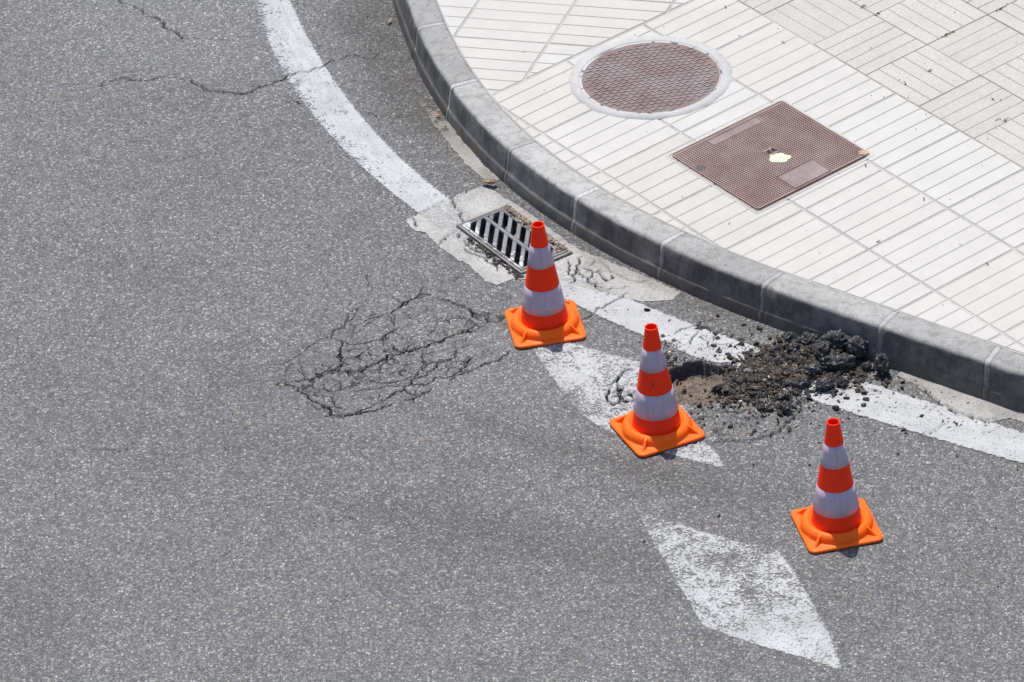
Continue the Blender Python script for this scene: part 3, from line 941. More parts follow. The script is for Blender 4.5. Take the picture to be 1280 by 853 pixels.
for v in range(-4, 16):
    for u in range(-14, 12):
        c_ = Q0(u + .5, v + .5)
        if np.hypot(*(c_ - CEN)) > 4.6 or uv_of(c_)[1] > 16 or uv_of(c_)[0] > USEAM + 2: continue
        tone = rnd.random() ** 0.5; zt = KH + rnd.uniform(-.0007, .0007)
        for q in range(5):
            P = [Q0(u + .010, v + q / 5 + (.010 if q == 0 else 0)), Q0(u + .990, v + q / 5 + (.010 if q == 0 else 0)), Q0(u + .990, v + (q + 1) / 5 - (.010 if q == 4 else 0)), Q0(u + .010, v + (q + 1) / 5 - (.010 if q == 4 else 0))]
            P = in_field0(clip_kerb(P))
            if len(P) >= 3: sl_.rib(P, tone, ZG + .0004, zt, .0018, .0022)
        P = in_field0(clip_kerb([Q0(u + .006, v + .008), Q0(u + .994, v + .008), Q0(u + .994, v + .992), Q0(u + .006, v + .992)]))
        if len(P) >= 3: sl_.rib(P, tone * .7, ZG - .004, ZG + .0010, .0002, .0010, mi=3)
# basket-weave paving
n00 = G(1161, 55, KH); BW = LP(0, 2)
vb = uv_of(G(1085, 94, KH))
g1 = G(1230, 92.4, KH) - n00; g2 = n00 - G(1085, 93.5, KH)
L1, L2 = np.linalg.norm(g1), np.linalg.norm(g2)
print('weave', L1, L2)
g1 = e1 / np.linalg.norm(e1) * L1; g2 = e2 / np.linalg.norm(e2) * L2
ub0 = uv_of(n00)
BO = LP(ub0[0], 2.012)             # a node of the weave on the field's edge
s1_, s2_ = L1 / np.linalg.norm(e1), L2 / np.linalg.norm(e2)
for bv in range(0, 14):
    for bu in range(-16, 22):
        u_a = ub0[0] + bu * s1_; v_a = 1.999 + bv * s2_
        c_ = LP(u_a + s1_ / 2, v_a + s2_ / 2)
        if c_[0] < -1.2 or c_[0] > 9 or c_[1] < -2.5 or c_[1] > 9 or np.hypot(*(c_ - CEN)) > 4.7: continue
        if u_a + s1_ < USEAM: continue
        tone = rnd.random()
        odd = (bu + bv) % 2
        zt = KH + rnd.uniform(-.001, .001)
        P = clip_kerb([LP(max(u_a, USEAM + .01), v_a), LP(u_a + s1_, v_a), LP(u_a + s1_, v_a + s2_), LP(max(u_a, USEAM + .01), v_a + s2_)])
        if len(P) >= 3: sl_.rib(P, tone, ZG - .004, ZG + .0004, .00005, .0002, mi=4)
        for q in range(5):
            m0, m1 = .006, .994
            if odd:
                a0, a1 = u_a + s1_ * q / 5, u_a + s1_ * (q + 1) / 5; b0, b1 = v_a + s2_ * m0, v_a + s2_ * m1
            else:
                a0, a1 = u_a + s1_ * m0, u_a + s1_ * m1; b0, b1 = v_a + s2_ * q / 5, v_a + s2_ * (q + 1) / 5
            a0 = max(a0, USEAM + .01)
            if a1 - a0 < .02: continue
            P = clip_kerb([LP(a0, b0), LP(a1, b0), LP(a1, b1), LP(a0, b1)])
            if len(P) >= 3: sl_.rib(P, tone, ZG + .0002, zt, .0008, .0014, mi=1)
me = bpy.data.meshes.new('pavement')
# grout bed and the far part of the pavement
nb = len(sl_.v)
ring = [P2(rI(t) - 0.001, t, ZG) for t in np.linspace(j[0], j[-1], 160)]
far1 = (ring[-1][0] + 60, ring[-1][1] - 3, ZG)
for p in ring: sl_.v.append(p); sl_.t.append(0.5)
sl_.v += [(400, -3.5, ZG), (400, 400, ZG), (-3.0, 400, ZG)]; sl_.t += [.5] * 3
sl_.f.append(tuple(range(nb, len(sl_.v)))); sl_.m.append(2)
pv = pydata('pavement', sl_.v, sl_.f, [M['slab'], M['weave'], M['grout'], M['groove'], M['wjoint']], midx=sl_.m)
at = pv.data.attributes.new('tone', 'FLOAT', 'POINT'); at.data.foreach_set('value', np.array(sl_.t, np.float32))
tag(pv, 'white ribbed paving slabs with beige basket-weave paving behind', kind='structure')

# ------------------------------------------------------------------ generic little builders
def prism(vs, fs, P, z0, z1, z_in=None, d=0.0):
    """extruded convex polygon with an optional inset (bevelled) top, appended to lists"""
    P = np.array(P)
    if area(P) < 0: P = P[::-1]
    n = len(P); b = len(vs)
    for p in P: vs.append((p[0], p[1], z0))
    if d > 0:
        for p in P: vs.append((p[0], p[1], z1 - d))
        c = P.mean(0)
        _, T = inset(P, d)
        if T is None or len(T) != n: T = P * 0.96 + c * 0.04
        k0 = int(np.argmin([np.hypot(*(T[q] - P[0])) for q in range(n)]))
        for q in range(n): vs.append((T[(k0 + q) % n][0], T[(k0 + q) % n][1], z1))
        for L in (0, 1):
            for q in range(n):
                fs.append((b + L * n + q, b + L * n + (q + 1) % n, b + (L + 1) * n + (q + 1) % n, b + (L + 1) * n + q))
        fs.append(tuple(range(b + 2 * n, b + 3 * n)))
    else:
        for p in P: vs.append((p[0], p[1], z1))
        for q in range(n): fs.append((b + q, b + (q + 1) % n, b + n + (q + 1) % n, b + n + q))
        fs.append(tuple(range(b + n, b + 2 * n)))


def strip(vs, fs, pts, w, z0, z1, d=0.0):
    pts = [np.array(p) for p in pts]
    for a, b in zip(pts[:-1], pts[1:]):
        e = (b - a) / np.linalg.norm(b - a); n = np.array([-e[1], e[0]]) * w / 2
        prism(vs, fs, [a - n - e * w * .3, b - n + e * w * .3, b + n + e * w * .3, a + n - e * w * .3], z0, z1, d=d)


# ------------------------------------------------------------------ round manhole
mc = G(813.3, 96.8, KH)
RM, RO = 0.286, 0.332
man = empty('manhole_cover', (mc[0], mc[1], KH))
tag(man, 'round rusty cast iron manhole cover with zigzag tread, set in the white paving', 'manhole cover')
vs, fs = [], []
N = 128
prof = [(RO + .004, -.012), (RO, .0014), (RM + .012, .0018), (RM + .004, .0010), (RM + .002, -.010)]
for i in range(N):
    a = 2 * math.pi * i / N
    for q, (r, z) in enumerate(prof):
        rr_ = r + (mnoise.fractal(Vector((math.cos(a) * 6, math.sin(a) * 6, q * .3)), 1, 2, 3) * (0.006 if q < 2 else 0.002))
        vs.append((rr_ * math.cos(a), rr_ * math.sin(a), z))
m_ = len(prof)
for i in range(N):
    for q in range(m_ - 1):
        a0 = i * m_ + q; b0 = ((i + 1) % N) * m_ + q
        fs.append((a0, b0, b0 + 1, a0 + 1))
pydata('surround', vs, fs, [M['ring']], man, smooth=True)
# iron rim + cover plate
vs, fs = [], []
prof = [(RM + .004, -.012), (RM + .004, -.002), (RM - .002, .0004), (RM - .0035, -.004), (RM - .0055, -.004), (RM - .0065, .0008), (0.0, .0010)]
for i in range(N):
    a = 2 * math.pi * i / N
    for r, z in prof[:-1]: vs.append((r * math.cos(a), r * math.sin(a), z))
vs.append((0, 0, .001)); m_ = len(prof) - 1
for i in range(N):
    for q in range(m_ - 1):
        a0 = i * m_ + q; b0 = ((i + 1) % N) * m_ + q
        fs.append((a0, b0, b0 + 1, a0 + 1))
    fs.append((i * m_ + m_ - 1, ((i + 1) % N) * m_ + m_ - 1, len(vs) - 1))
pydata('cover_plate', vs, fs, [M['iron']], man)
vs, fs = [], []
# tread: rows of cranked bars
dx = (G(850, 96, KH) - G(813.3, 100, KH)); dx /= np.linalg.norm(dx)
dy = np.array([-dx[1], dx[0]])
px_, py_ = 0.0300, 0.0236
for r_ in range(-16, 17):
    for c_i in range(-14, 15):
        cx_ = (c_i + 0.5 * (r_ % 2)) * px_; cy_ = r_ * py_
        if math.hypot(cx_, cy_) > RM - 0.024: continue
        o_x = dx * cx_ + dy * cy_
        pts = [o_x + dx * a + dy * b for a, b in ((-.0135, -.0035), (-.0045, -.0045), (.0030, .0045), (.0125, .0050))]
        strip(vs, fs, pts, 0.0046, 0.0008, 0.0042, d=0.0014)
pydata('tread', vs, fs, [M['tread']], man)

# ------------------------------------------------------------------ square service cover
c4 = GP([(838, 195.5), (975, 126.5), (1090.5, 194), (945, 265.5)], KH)
sq = c4.mean(0)
ax1 = ((c4[1] - c4[0]) + (c4[2] - c4[3])) / 2; ax2 = ((c4[3] - c4[0]) + (c4[2] - c4[1])) / 2
S1, S2 = np.linalg.norm(ax1), np.linalg.norm(ax2)
h1, h2 = ax1 / S1, ax2 / S2
print('sq cover', S1, S2, h1 @ h2)
cov = empty('service_cover', (sq[0], sq[1], KH + .0045))
tag(cov, 'square brown iron service cover with fine grid tread and a pale green paint blot', 'service cover')


def SQ(s, t): return h1 * s + h2 * t       # local plan coordinates in metres from centre


def rrect(hw, hh, r, n=5):
    P = []
    for (cx_, cy_, a0) in ((hw - r, hh - r, 0), (-hw + r, hh - r, 90), (-hw + r, -hh + r, 180), (hw - r, -hh + r, 270)):
        for q in range(n + 1):
            a = math.radians(a0 + 90 * q / n); P.append((cx_ + r * math.cos(a), cy_ + r * math.sin(a)))
    return P


def ringprof(levels, mats, name, parent):
    """levels: list of (half_w, half_h, radius, z); closed rings bridged in order, last one capped"""
    vs, fs = [], []
    for hw, hh, r, z in levels:
        for a, b in rrect(hw, hh, r):
            p = SQ(a, b); vs.append((p[0], p[1], z))
    n = 24
    for L in range(len(levels) - 1):
        for q in range(n): fs.append((L * n + q, L * n + (q + 1) % n, (L + 1) * n + (q + 1) % n, (L + 1) * n + q))
    fs.append(tuple((len(levels) - 1) * n + q for q in range(n)))
    return vs, fs


HW, HH = S1 / 2, S2 / 2
vs, fs = ringprof([(HW + .013, HH + .013, .012, -.012), (HW + .013, HH + .013, .012, -.0034), (HW + .0035, HH + .0035, .016, -.0030), (HW + .003, HH + .003, .016, -.008)], None, '', None)
fs.pop()
pydata('bedding_mortar', vs, fs, [M['ring']], cov)
vs, fs = ringprof([(HW + .0035, HH + .0035, .016, -.008), (HW + .0035, HH + .0035, .016, -.0028), (HW, HH, .016, -.0026), (HW - .0008, HH - .0008, .016, -.009), (HW - .0055, HH - .0055, .015, -.009), (HW - .0060, HH - .0060, .015, .0036), (HW - .0085, HH - .0085, .012, .0042), (HW - .0105, HH - .0105, .011, .0010)], None, '', None)
gp = 0.0117


def to_st(px, py):
    d = G(px, py, KH) - sq
    A2 = np.array([h1, h2]).T
    return np.linalg.solve(A2, d)


rec1 = [to_st(*p) for p in ((884, 179.5), (944, 148), (954, 153), (893, 184.5))]
rec2 = [to_st(*p) for p in ((971, 224), (1015, 201), (1039, 215), (994, 238.5))]


def box_of(R_):
    R_ = np.array(R_); return R_[:, 0].min() + .004, R_[:, 0].max() - .004, R_[:, 1].min() + .003, R_[:, 1].max() - .003


B1, B2 = box_of(rec1), box_of(rec2)
kx, ky = to_st(963, 191)
nn_ = int((HW - .012) / gp)
for a in range(-nn_, nn_ + 1):
    for b in range(-int((HH - .012) / gp), int((HH - .012) / gp) + 1):
        s, t = a * gp, b * gp
        if any(x0 - .004 < s < x1 + .004 and y0 - .004 < t < y1 + .004 for x0, x1, y0, y1 in (B1, B2)): continue
        if abs(s - kx) < .026 and abs(t - ky) < .020: continue
        hh_ = gp / 2 - .0019
        prism(vs, fs, [SQ(s - hh_, t - hh_), SQ(s + hh_, t - hh_), SQ(s + hh_, t + hh_), SQ(s - hh_, t + hh_)], -.0008, .0040, d=.0008)
pydata('cover_plate', vs, fs, [M['iron2']], cov)
for x0, x1, y0, y1 in (B1, B2):
    vs, fs = [], []
    prism(vs, fs, [SQ(x0, y0), SQ(x1, y0), SQ(x1, y1), SQ(x0, y1)], -.0010, .0024)
    P = [SQ(x0, y0), SQ(x1, y0), SQ(x1, y1), SQ(x0, y1), SQ(x0, y0)]
    strip(vs, fs, P, .0026, .0015, .0046, d=.0006)
    pydata('name_panel', vs, fs, [M['iron3']], cov)
kblk = NM('dark_keyway'); kblk.fin((0.015, 0.013, 0.012), 0.9)
vs, fs = [], []
for o_s in (-.011, .011):
    strip(vs, fs, [SQ(kx + o_s * 1.2 - .0085, ky), SQ(kx + o_s * 1.2 + .0085, ky)], .021, .0015, .0026)
pydata('keyhole', vs, fs, [kblk.m], cov)
vs, fs = [], []
for o_s in (-.022, 0.0, .022):
    strip(vs, fs, [SQ(kx + o_s, ky - .012), SQ(kx + o_s, ky + .010)], .0050, .0015, .0062, d=.001)
pydata('keyhole_rim', vs, fs, [M['iron3']], cov)


def blot(name, cpx, rx, ry, z, mat, parent, seed, rot=0.0, loc=None, h=.0006):
    c_ = G(*cpx, KH) - (loc if loc is not None else np.zeros(2))
    vs = [(c_[0], c_[1], z + h)]; fs = []
    n = 40
    for L, f_ in ((0, .6), (1, 1.0)):
        for q in range(n):
            a = 2 * math.pi * q / n
            g = 1 + .32 * mnoise.fractal(Vector((math.cos(a) * 2.2, math.sin(a) * 2.2, seed)), 1, 2, 4)
            vs.append((c_[0] + rx * f_ * g * math.cos(a + rot), c_[1] + ry * f_ * g * math.sin(a + rot), z + (h if L == 0 else 0)))
    for q in range(n):
        fs.append((0, 1 + q, 1 + (q + 1) % n))
        fs.append((1 + q, 1 + n + q, 1 + n + (q + 1) % n, 1 + (q + 1) % n))
    return pydata(name, vs, fs, [mat], parent, smooth=True)


k = NM('pale_green_paint'); k.fin(k.ramp(k.noise(60, 4), [(.3, (.40, .47, .24)), (.6, (.50, .56, .36))]), .6)
M['gpaint'] = k.m
k = NM('gum_black'); k.fin((.05, .045, .045), .7); M['gum'] = k.m
k = NM('rust_dust'); k.fin(k.ramp(k.noise(150, 4), [(.35, (.22, .13, .09)), (.6, (.42, .30, .20))]), .9); M['rustd'] = k.m
blot('paint_blot', (974.5, 200), .042, .034, .0042, M['gpaint'], cov, 3.0, loc=sq)
blot('gum_spot', (876, 212.5), .016, .019, .0042, M['gum'], cov, 8.0, loc=sq)
blot('rust_patch', (1079, 193), .019, .016, .0042, M['rustd'], cov, 11.0, loc=sq)

# ------------------------------------------------------------------ storm drain grate
gr = empty('storm_drain_grate', (dO[0], dO[1], 0.0))
tag(gr, 'rectangular iron storm drain grate with slanted slots against the kerb', 'drain grate')


def DL(a, b): return a * dA + b * dB


vs, fs = [], []


def abpoly(pts): return [DL(a, b) for a, b in pts]


for pts in ([(0, 0), (1, 0), (.975, .04), (.025, .04)], [(1, 0), (1, 1), (.975, .96), (.975, .04)], [(1, 1), (0, 1), (.025, .96), (.975, .96)], [(0, 1), (0, 0), (.025, .04), (.025, .96)]):
    prism(vs, fs, abpoly(pts), -.06, .0085, d=.002)
pydata('frame', vs, fs, [M['gframe']], gr)
vs, fs = [], []


def clip_box(P, a0, a1, b0, b1):
    P = [np.array(p, float) for p in P]
    for a, n in (((a0, 0), (1, 0)), ((a1, 0), (-1, 0)), ((0, b0), (0, 1)), ((0, b1), (0, -1))):
        P = clip_half(P, np.array(a, float), np.array(n, float))
        if len(P) < 3: return []
    return P


A0, A1, Bb0, Bb1 = .032, .968, .05, .95
for pts in ([(A0, Bb0), (A1, Bb0), (A1 - .02, Bb0 + .045), (A0 + .02, Bb0 + .045)], [(A1, Bb0), (A1, Bb1), (A1 - .03, Bb1 - .03), (A1 - .03, Bb0 + .045)],
            [(A1, Bb1), (A0, Bb1), (A0 + .03, Bb1 - .035), (A1 - .03, Bb1 - .035)], [(A0, Bb1), (A0, Bb0), (A0 + .03, Bb0 + .045), (A0 + .03, Bb1 - .035)]):
    prism(vs, fs, abpoly(pts), -.035, .0095, d=.0022)
rows = [(.10, .455), (.525, .815), (.865, .918)]
for b0, b1 in ((.455, .525), (.815, .865)):
    prism(vs, fs, abpoly([(A0 + .03, b0), (A1 - .03, b0), (A1 - .03, b1), (A0 + .03, b1)]), -.035, .0105, d=.0022)
sa, sb = .19, -.29
for ri, (b0, b1) in enumerate(rows):
    pitch = .136 if ri < 2 else .20
    for q in range(-6, 14):
        # bar centre line crosses b = b1 at a = q*pitch + phase
        ph = (.005, .068, 0.05)[ri]
        ac = q * pitch + ph
        w = .031
        L = (b1 - b0) / -sb
        ddx = sa * L if ri < 2 else 0
        P = [(ac - w, b1), (ac + w, b1), (ac + w + ddx, b0), (ac - w + ddx, b0)]
        P = clip_box(P, A0 + .031, A1 - .031, b0 + .001, b1 - .001)
        if len(P) >= 3: prism(vs, fs, abpoly(P), -.030, .0098 + 0.0003 * (q % 2), d=.0018)
gro = pydata('grate', vs, fs, [M['grate']], gr)
# old line paint carried over the carriageway-side corner of the grate
vv = np.array(vs)[:, :2] + dO
rr, tt = polar(vv)
ins = np.minimum(rLi(tt) - rr, rr - rLo(tt))
pwv = np.clip(0.30 + ins * 6, 0, .54)
at = gro.data.attributes.new('pw', 'FLOAT', 'POINT'); at.data.foreach_set('value', pwv.astype(np.float32))
# brick shaft floor reads black; silt and leaves lie on a ledge inside and over the kerb-side bars
k = NM('silt'); k.fin(k.ramp(k.noise(90, 4, .7), [(.3, (.09, .075, .058)), (.7, (.36, .31, .25))]), .95, k.bump(k.noise(140, 3), .8, .002)); M['silt'] = k.m
lf = NM('dry_leaf'); lf.fin(lf.ramp(lf.noise(45, 3), [(.3, (.13, .09, .055)), (.55, (.30, .22, .14)), (.75, (.50, .41, .30))]), .7); M['leaf'] = lf.m
k = NM('orange_leaf'); k.fin((.55, .20, .05), .7); M['oleaf'] = k.m


def leaf_into(vs, fs, c, L, w, rz, tilt, curl):
    ca, sa_ = math.cos(rz), math.sin(rz); ct, st_ = math.cos(tilt), math.sin(tilt)
    b = len(vs); n = 5
    for i in range(n + 1):
        s = i / n; hw = w * math.sin(math.pi * (0.08 + 0.86 * s)) ** .8 / 2
        for sd_ in (-1, 0, 1):
            x = (s - .5) * L; y = sd_ * hw; z = curl * ((s - .5) ** 2) * 4 * L * .25 + (abs(sd_) * hw * .6 * (1 + curl))
            x, z = x * ct - z * st_, x * st_ + z * ct
            vs.append((c[0] + x * ca - y * sa_, c[1] + x * sa_ + y * ca, c[2] + z + abs(st_) * L / 2))
    for i in range(n):
        for q in range(2):
            a0 = b + i * 3 + q; fs.append((a0, a0 + 1, a0 + 4, a0 + 3))


# silt shelf under the grate (upper-left part) and loose litter
vs, fs = [], []
na, nb_ = 40, 26
for i in range(na + 1):
    for q in range(nb_ + 1):
        a, b = .03 + .94 * i / na, .04 + .92 * q / nb_
        p = DL(a, b)
        lev = -.24 + .20 * max(0, 1 - max(0, a - .34 - .3 * max(0, b - .45)) * 6) * (.85 + .15 * b)
        lev = max(lev, -.30 + .30 * smoothstep(.72, 1.0, np.array(b))) 
        lev += (mnoise.fractal(Vector((a * 9, b * 6, 1)), 1, 2, 4)) * .012
        vs.append((dO[0] + p[0], dO[1] + p[1], min(lev, -.012)))
for i in range(na):
    for q in range(nb_):
        a0 = i * (nb_ + 1) + q; fs.append((a0, a0 + nb_ + 1, a0 + nb_ + 2, a0 + 1))
tag(pydata('drain_silt', vs, fs, [M['silt']], smooth=True), 'dark silt lying in the storm drain under the grate', 'silt', kind='stuff')
vs, fs = [], []
rl = random.Random(3)
for q in range(300):
    if q < 240:
        a, b = rl.uniform(.04, .95), .82 + rl.random() ** .6 * .17; z = rl.uniform(.004, .014)
    elif q < 300:
        a, b = rl.uniform(.30, .95), rl.uniform(.80, .9); z = rl.uniform(.008, .014)
    else:
        a = rl.uniform(.06, .42); b = rl.uniform(.1, .8); z = -.045 + rl.uniform(0, .015) - .10 * max(0, a - .25)
    p = dO + DL(a, b)
    leaf_into(vs, fs, (p[0], p[1], z), rl.uniform(.005, .016), rl.uniform(.003, .007), rl.uniform(0, 6.3), rl.uniform(-.5, .5), rl.uniform(-.5, 1.2))
tag(pydata('leaf_litter', vs, fs, [M['leaf']], smooth=True), 'crushed dry leaves and grit caught in the kerb side of the drain grate', 'leaf litter', kind='stuff')

for nm, px, L, w, rz, mat, lab in (
        ('dry_leaf', (610, 232), .050, .028, -.5, 'leaf', 'curled tan dry leaf in the gutter just above the drain grate'),
        ('dry_leaf', (547.5, 147), .022, .012, .1, 'oleaf', 'tiny orange leaf in the gutter beside the kerb'),
        ('dry_leaf', (487.5, 29), .034, .014, 1.2, 'leaf', 'small pale tan leaf against the kerb at the top of the road'),):
    vs, fs = [], []
    p = G(*px)
    leaf_into(vs, fs, (0, 0, .003), L, w, rz, .12, .9)
    if L > .04:
        leaf_into(vs, fs, (.020, -.010, .004), L * .6, w * .9, rz + 1.2, -.2, 1.4)
    o = pydata(nm, vs, fs, [M[mat]], smooth=True)
    o.location = (p[0], p[1], 0.002)
    tag(o, lab, 'leaf')
# bits of moss and dirt in the weave joints, seeds and twigs on the slabs
k = NM('moss'); k.fin(k.ramp(k.noise(200, 3), [(.35, (.10, .085, .03)), (.65, (.24, .20, .07))]), .95); M['moss'] = k.m
vs, fs = [], []
for (mx, my, n_, sp) in ((1184, 44, 26, .018), (1097, 18, 16, .012), (1250, 12, 20, .018), (1080, 8, 12, .01), (1162, 89, 10, .008), (1257, 151, 10, .008), (1131, 106, 6, .005), (1242, 125, 5, .004), (1246, 151, 6, .01)):
    p = G(mx, my, KH)
    for q in range(n_):
        s = rl.gauss(0, sp); t = rl.gauss(0, .0035)
        c_ = p + s * e2 / np.linalg.norm(e2) + t * e1 / np.linalg.norm(e1)
        leaf_into(vs, fs, (c_[0], c_[1], KH + rl.uniform(-.001, .002)), rl.uniform(.004, .009), .004, rl.uniform(0, 6.3), .4, .8)
tag(pydata('moss', vs, fs, [M['moss']]), 'brown-green moss tufts in the joints of the beige paving', 'moss', kind='stuff')
vs, fs = [], []
for q in range(70):
    p = G(rl.uniform(620, 1280), rl.uniform(0, 440), KH)
    if np.hypot(*(p - CEN)) > 4.05 or np.hypot(*(p - mc)) < .3: continue
    leaf_into(vs, fs, (p[0], p[1], KH + .001), rl.uniform(.003, .011), rl.uniform(.002, .004), rl.uniform(0, 6.3), .1, .5)
for px in ((1155, 250), (1082, 208), (907, 10), (979, 54), (1098, 303), (1234, 331)):
    p = G(*px, KH); leaf_into(vs, fs, (p[0], p[1], KH + .001), .020, .005, rl.uniform(0, 3), .1, .8)
k = NM('twig_brown'); k.fin((.09, .07, .055), .8)
tag(pydata('pavement_litter', vs, fs, [k.m]), 'specks of twig and seed scattered on the white slabs', 'litter', kind='stuff')

# ------------------------------------------------------------------ traffic cones
def plastic(name, col, tcol, tr, rough):
    k = NM(name)
    oi = k.n.new('ShaderNodeObjectInfo')
    cb = k.n.new('ShaderNodeCombineXYZ'); k.L(k.math('MULTIPLY', oi.outputs['Random'], 40.0), cb.inputs[0])
    va = k.n.new('ShaderNodeVectorMath'); k.L(k.tc, va.inputs[0]); k.L(cb.outputs[0], va.inputs[1])
    k.tc = va.outputs[0]
    n = k.noise(30, 4, .6)
    n5 = k.noise(9, 3, .6)
    c = k.mix(k.math('MULTIPLY', k.sstep(.50, .74, n), .34), col, tuple(x * .62 + .03 for x in col))
    mps = k.n.new('ShaderNodeMapping'); mps.inputs['Rotation'].default_value = (.6, .3, .9); mps.inputs['Scale'].default_value = (1, .16, 1); k.L(k.tc, mps.inputs[0])
    sc = k.sstep(.66, .76, k.noise(90, 3, .7, vec=mps.outputs[0]))
    c = k.mix(k.math('MULTIPLY', sc, .45), c, (.10, .05, .04))
    k.fin(c, k.math('ADD', rough, k.math('MULTIPLY', n5, .15)), k.bump(n5, .15, .002), spec=.18)
    tl = k.n.new('ShaderNodeBsdfTranslucent'); tl.inputs[0].default_value = (*tcol, 1)
    mx = k.n.new('ShaderNodeMixShader'); mx.inputs[0].default_value = tr
    k.L(k.b.outputs[0], mx.inputs[1]); k.L(tl.outputs[0], mx.inputs[2]); k.L(mx.outputs[0], k.out.inputs[0])
    return k.m


M['cone_red'] = plastic('fluorescent_red_plastic', (1.0, .038, .006), (1.0, .08, .010), .12, .34)
M['cone_base'] = plastic('orange_rubber_base', (1.0, .135, .006), (1.0, .14, .006), .10, .36)
k = NM('retroreflective_band')
n = k.noise(4, 3)
mp = k.n.new('ShaderNodeMapping'); mp.inputs['Scale'].default_value = (60, 60, 3); k.L(k.tc, mp.inputs[0])
n2 = k.noise(1.0, 3, .6, vec=mp.outputs[0])
c = k.ramp(n2, [(.30, (.365, .27, .39)), (.5, (.40, .325, .41)), (.66, (.455, .335, .37))])
mp2 = k.n.new('ShaderNodeMapping'); mp2.inputs['Scale'].default_value = (20, 20, 60); k.L(k.tc, mp2.inputs[0])
c = k.mix(k.math('MULTIPLY', k.sstep(.6, .8, k.noise(1.0, 4, .6, vec=mp2.outputs[0])), .35), c, (.34, .32, .40))
k.fin(c, .38, k.bump(k.voro(420), .25, .0004), spec=.6)
M['band'] = k.m
k = NM('band_seam'); k.fin((.30, .27, .36), .6); M['seam'] = k.m


def lathe(prof, n=72, close_in=False):
    vs, fs = [], []
    for i in range(n):
        a = 2 * math.pi * i / n
        for r, z in prof: vs.append((r * math.cos(a), r * math.sin(a), z))
    m = len(prof)
    for i in range(n):
        for q in range(m - 1):
            a0 = i * m + q; b0 = ((i + 1) % n) * m + q
            fs.append((a0, b0, b0 + 1, a0 + 1))
    return vs, fs


def body_r(z):
    z = z / .916
    return float(np.interp(z, [.03, .055, .10, .21, .31, .405, .5], [.0935, .0885, .0830, .0660, .0503, .0355, .0225]))


def make_cone():
    root = empty('traffic_cone', (0, 0, 0))
    # square foot with rounded corners, blending to a raised ring
    vs, fs = [], []
    n = 96
    rings = []

    def sqr(a, hw, rc):
        # radius of a rounded square at angle a
        c, s = abs(math.cos(a)), abs(math.sin(a))
        r = hw / max(c, s)
        x, y = r * c, r * s
        k0 = hw - rc
        if x > k0 and y > k0:
            # ray/circle
            b = c * k0 + s * k0
            r = b + math.sqrt(max(0, b * b - (2 * k0 * k0 - rc * rc)))
        return r
    HWB = .1385
    prof = [('s', HWB - .004, .024, .001), ('s', HWB, .026, .004), ('s', HWB, .026, .0095), ('s', HWB - .003, .024, .0125), ('s', HWB - .010, .020, .0138),
            ('m', .62, 0, .0145), ('c', .1295, 0, .0165), ('c', .1290, 0, .0225), ('c', .1265, 0, .0320), ('c', .1215, 0, .0400), ('c', .1145, 0, .0450), ('c', .1070, 0, .0465), ('c', .1000, 0, .0445), ('c', .0950, 0, .0400), ('c', .0910, 0, .0385), ('c', .0870, 0, .0385)]
    for kind, p, q, z in prof:
        for i in range(n):
            a = 2 * math.pi * i / n
            if kind == 's': r = sqr(a, p, q)
            elif kind == 'c': r = p
            else: r = .1305 * p + sqr(a, HWB - .010, .020) * (1 - p)
            if kind == 'c' and p > .12: r = min(r, sqr(a, HWB - .0062, .02))
            vs.append((r * math.cos(a), r * math.sin(a), z))
    for L in range(len(prof) - 1):
        for i in range(n): fs.append((L * n + i, L * n + (i + 1) % n, (L + 1) * n + (i + 1) % n, (L + 1) * n + i))
    b0 = len(vs)
    foot = pydata('base', vs, fs, [M['cone_base']], root, smooth=True)
    # gussets in the corners
    for q in range(4):
        vs, fs = [], []
        a = math.pi / 4 + q * math.pi / 2
        ca, sa_ = math.cos(a), math.sin(a)
        r0, r1 = .119, .166
        pr = [(r0, .0435), (r0 + .010, .0400), (r1 - .006, .0172), (r1, .0128)]
        w = .0034
        for (r, z) in pr:
            for sd_ in (-1, 1):
                vs.append((r * ca - sd_ * w * sa_, r * sa_ + sd_ * w * ca, z)); vs.append((r * ca - sd_ * w * 1.9 * sa_, r * sa_ + sd_ * w * 1.9 * ca, min(z - .006, .013) if r > .125 else z - .012))
        for i in range(len(pr) - 1):
            o = i * 4
            fs += [(o, o + 2, o + 6, o + 4), (o + 1, o, o + 4, o + 5), (o + 2, o + 3, o + 7, o + 6)]
        fs.append((len(vs) - 4, len(vs) - 2, len(vs) - 1, len(vs) - 3))
        pydata('gusset', vs, fs, [M['cone_base']], root)
    # hollow body
    zs = [q * .916 for q in (.040, .045, .055, .08, .10, .15, .21, .26, .31, .36, .405, .45, .488)]
    prof = [(body_r(z), z) for z in zs] + [(.0238, .449), (.0242, .4550), (.0234, .4580), (.0205, .4580), (.0195, .4545)]
    prof += [(body_r(z) - .0035, z) for z in (.41, .33, .24, .14, .06)]
    vs, fs = lathe(prof)
    pydata('body', vs, fs, [M['cone_red']], root, smooth=True)
    for z0, z1 in ((.286, .371), (.097, .194)):
        zz = [z0 + (z1 - z0) * t for t in (0, .33, .66, 1)]
        prof = [(body_r(z0), z0 - .0002)] + [(body_r(z) + .0009, z) for z in zz] + [(body_r(z1), z1 + .0002)]
        vs, fs = lathe(prof)
        bd = pydata('reflective_band', vs, fs, [M['band']], root, smooth=True)
        a = -1.62
        vs, fs = [], []
        for z in zz:
            r = body_r(z) + .0013; w = .0009
            for sd_ in (-1, 1):
                vs.append((r * math.cos(a) - sd_ * w * math.sin(a), r * math.sin(a) + sd_ * w * math.cos(a), z))
        for i in range(3): fs.append((i * 2, i * 2 + 1, i * 2 + 3, i * 2 + 2))
        pydata('seam', vs, fs, [M['seam']], bd)
    return root


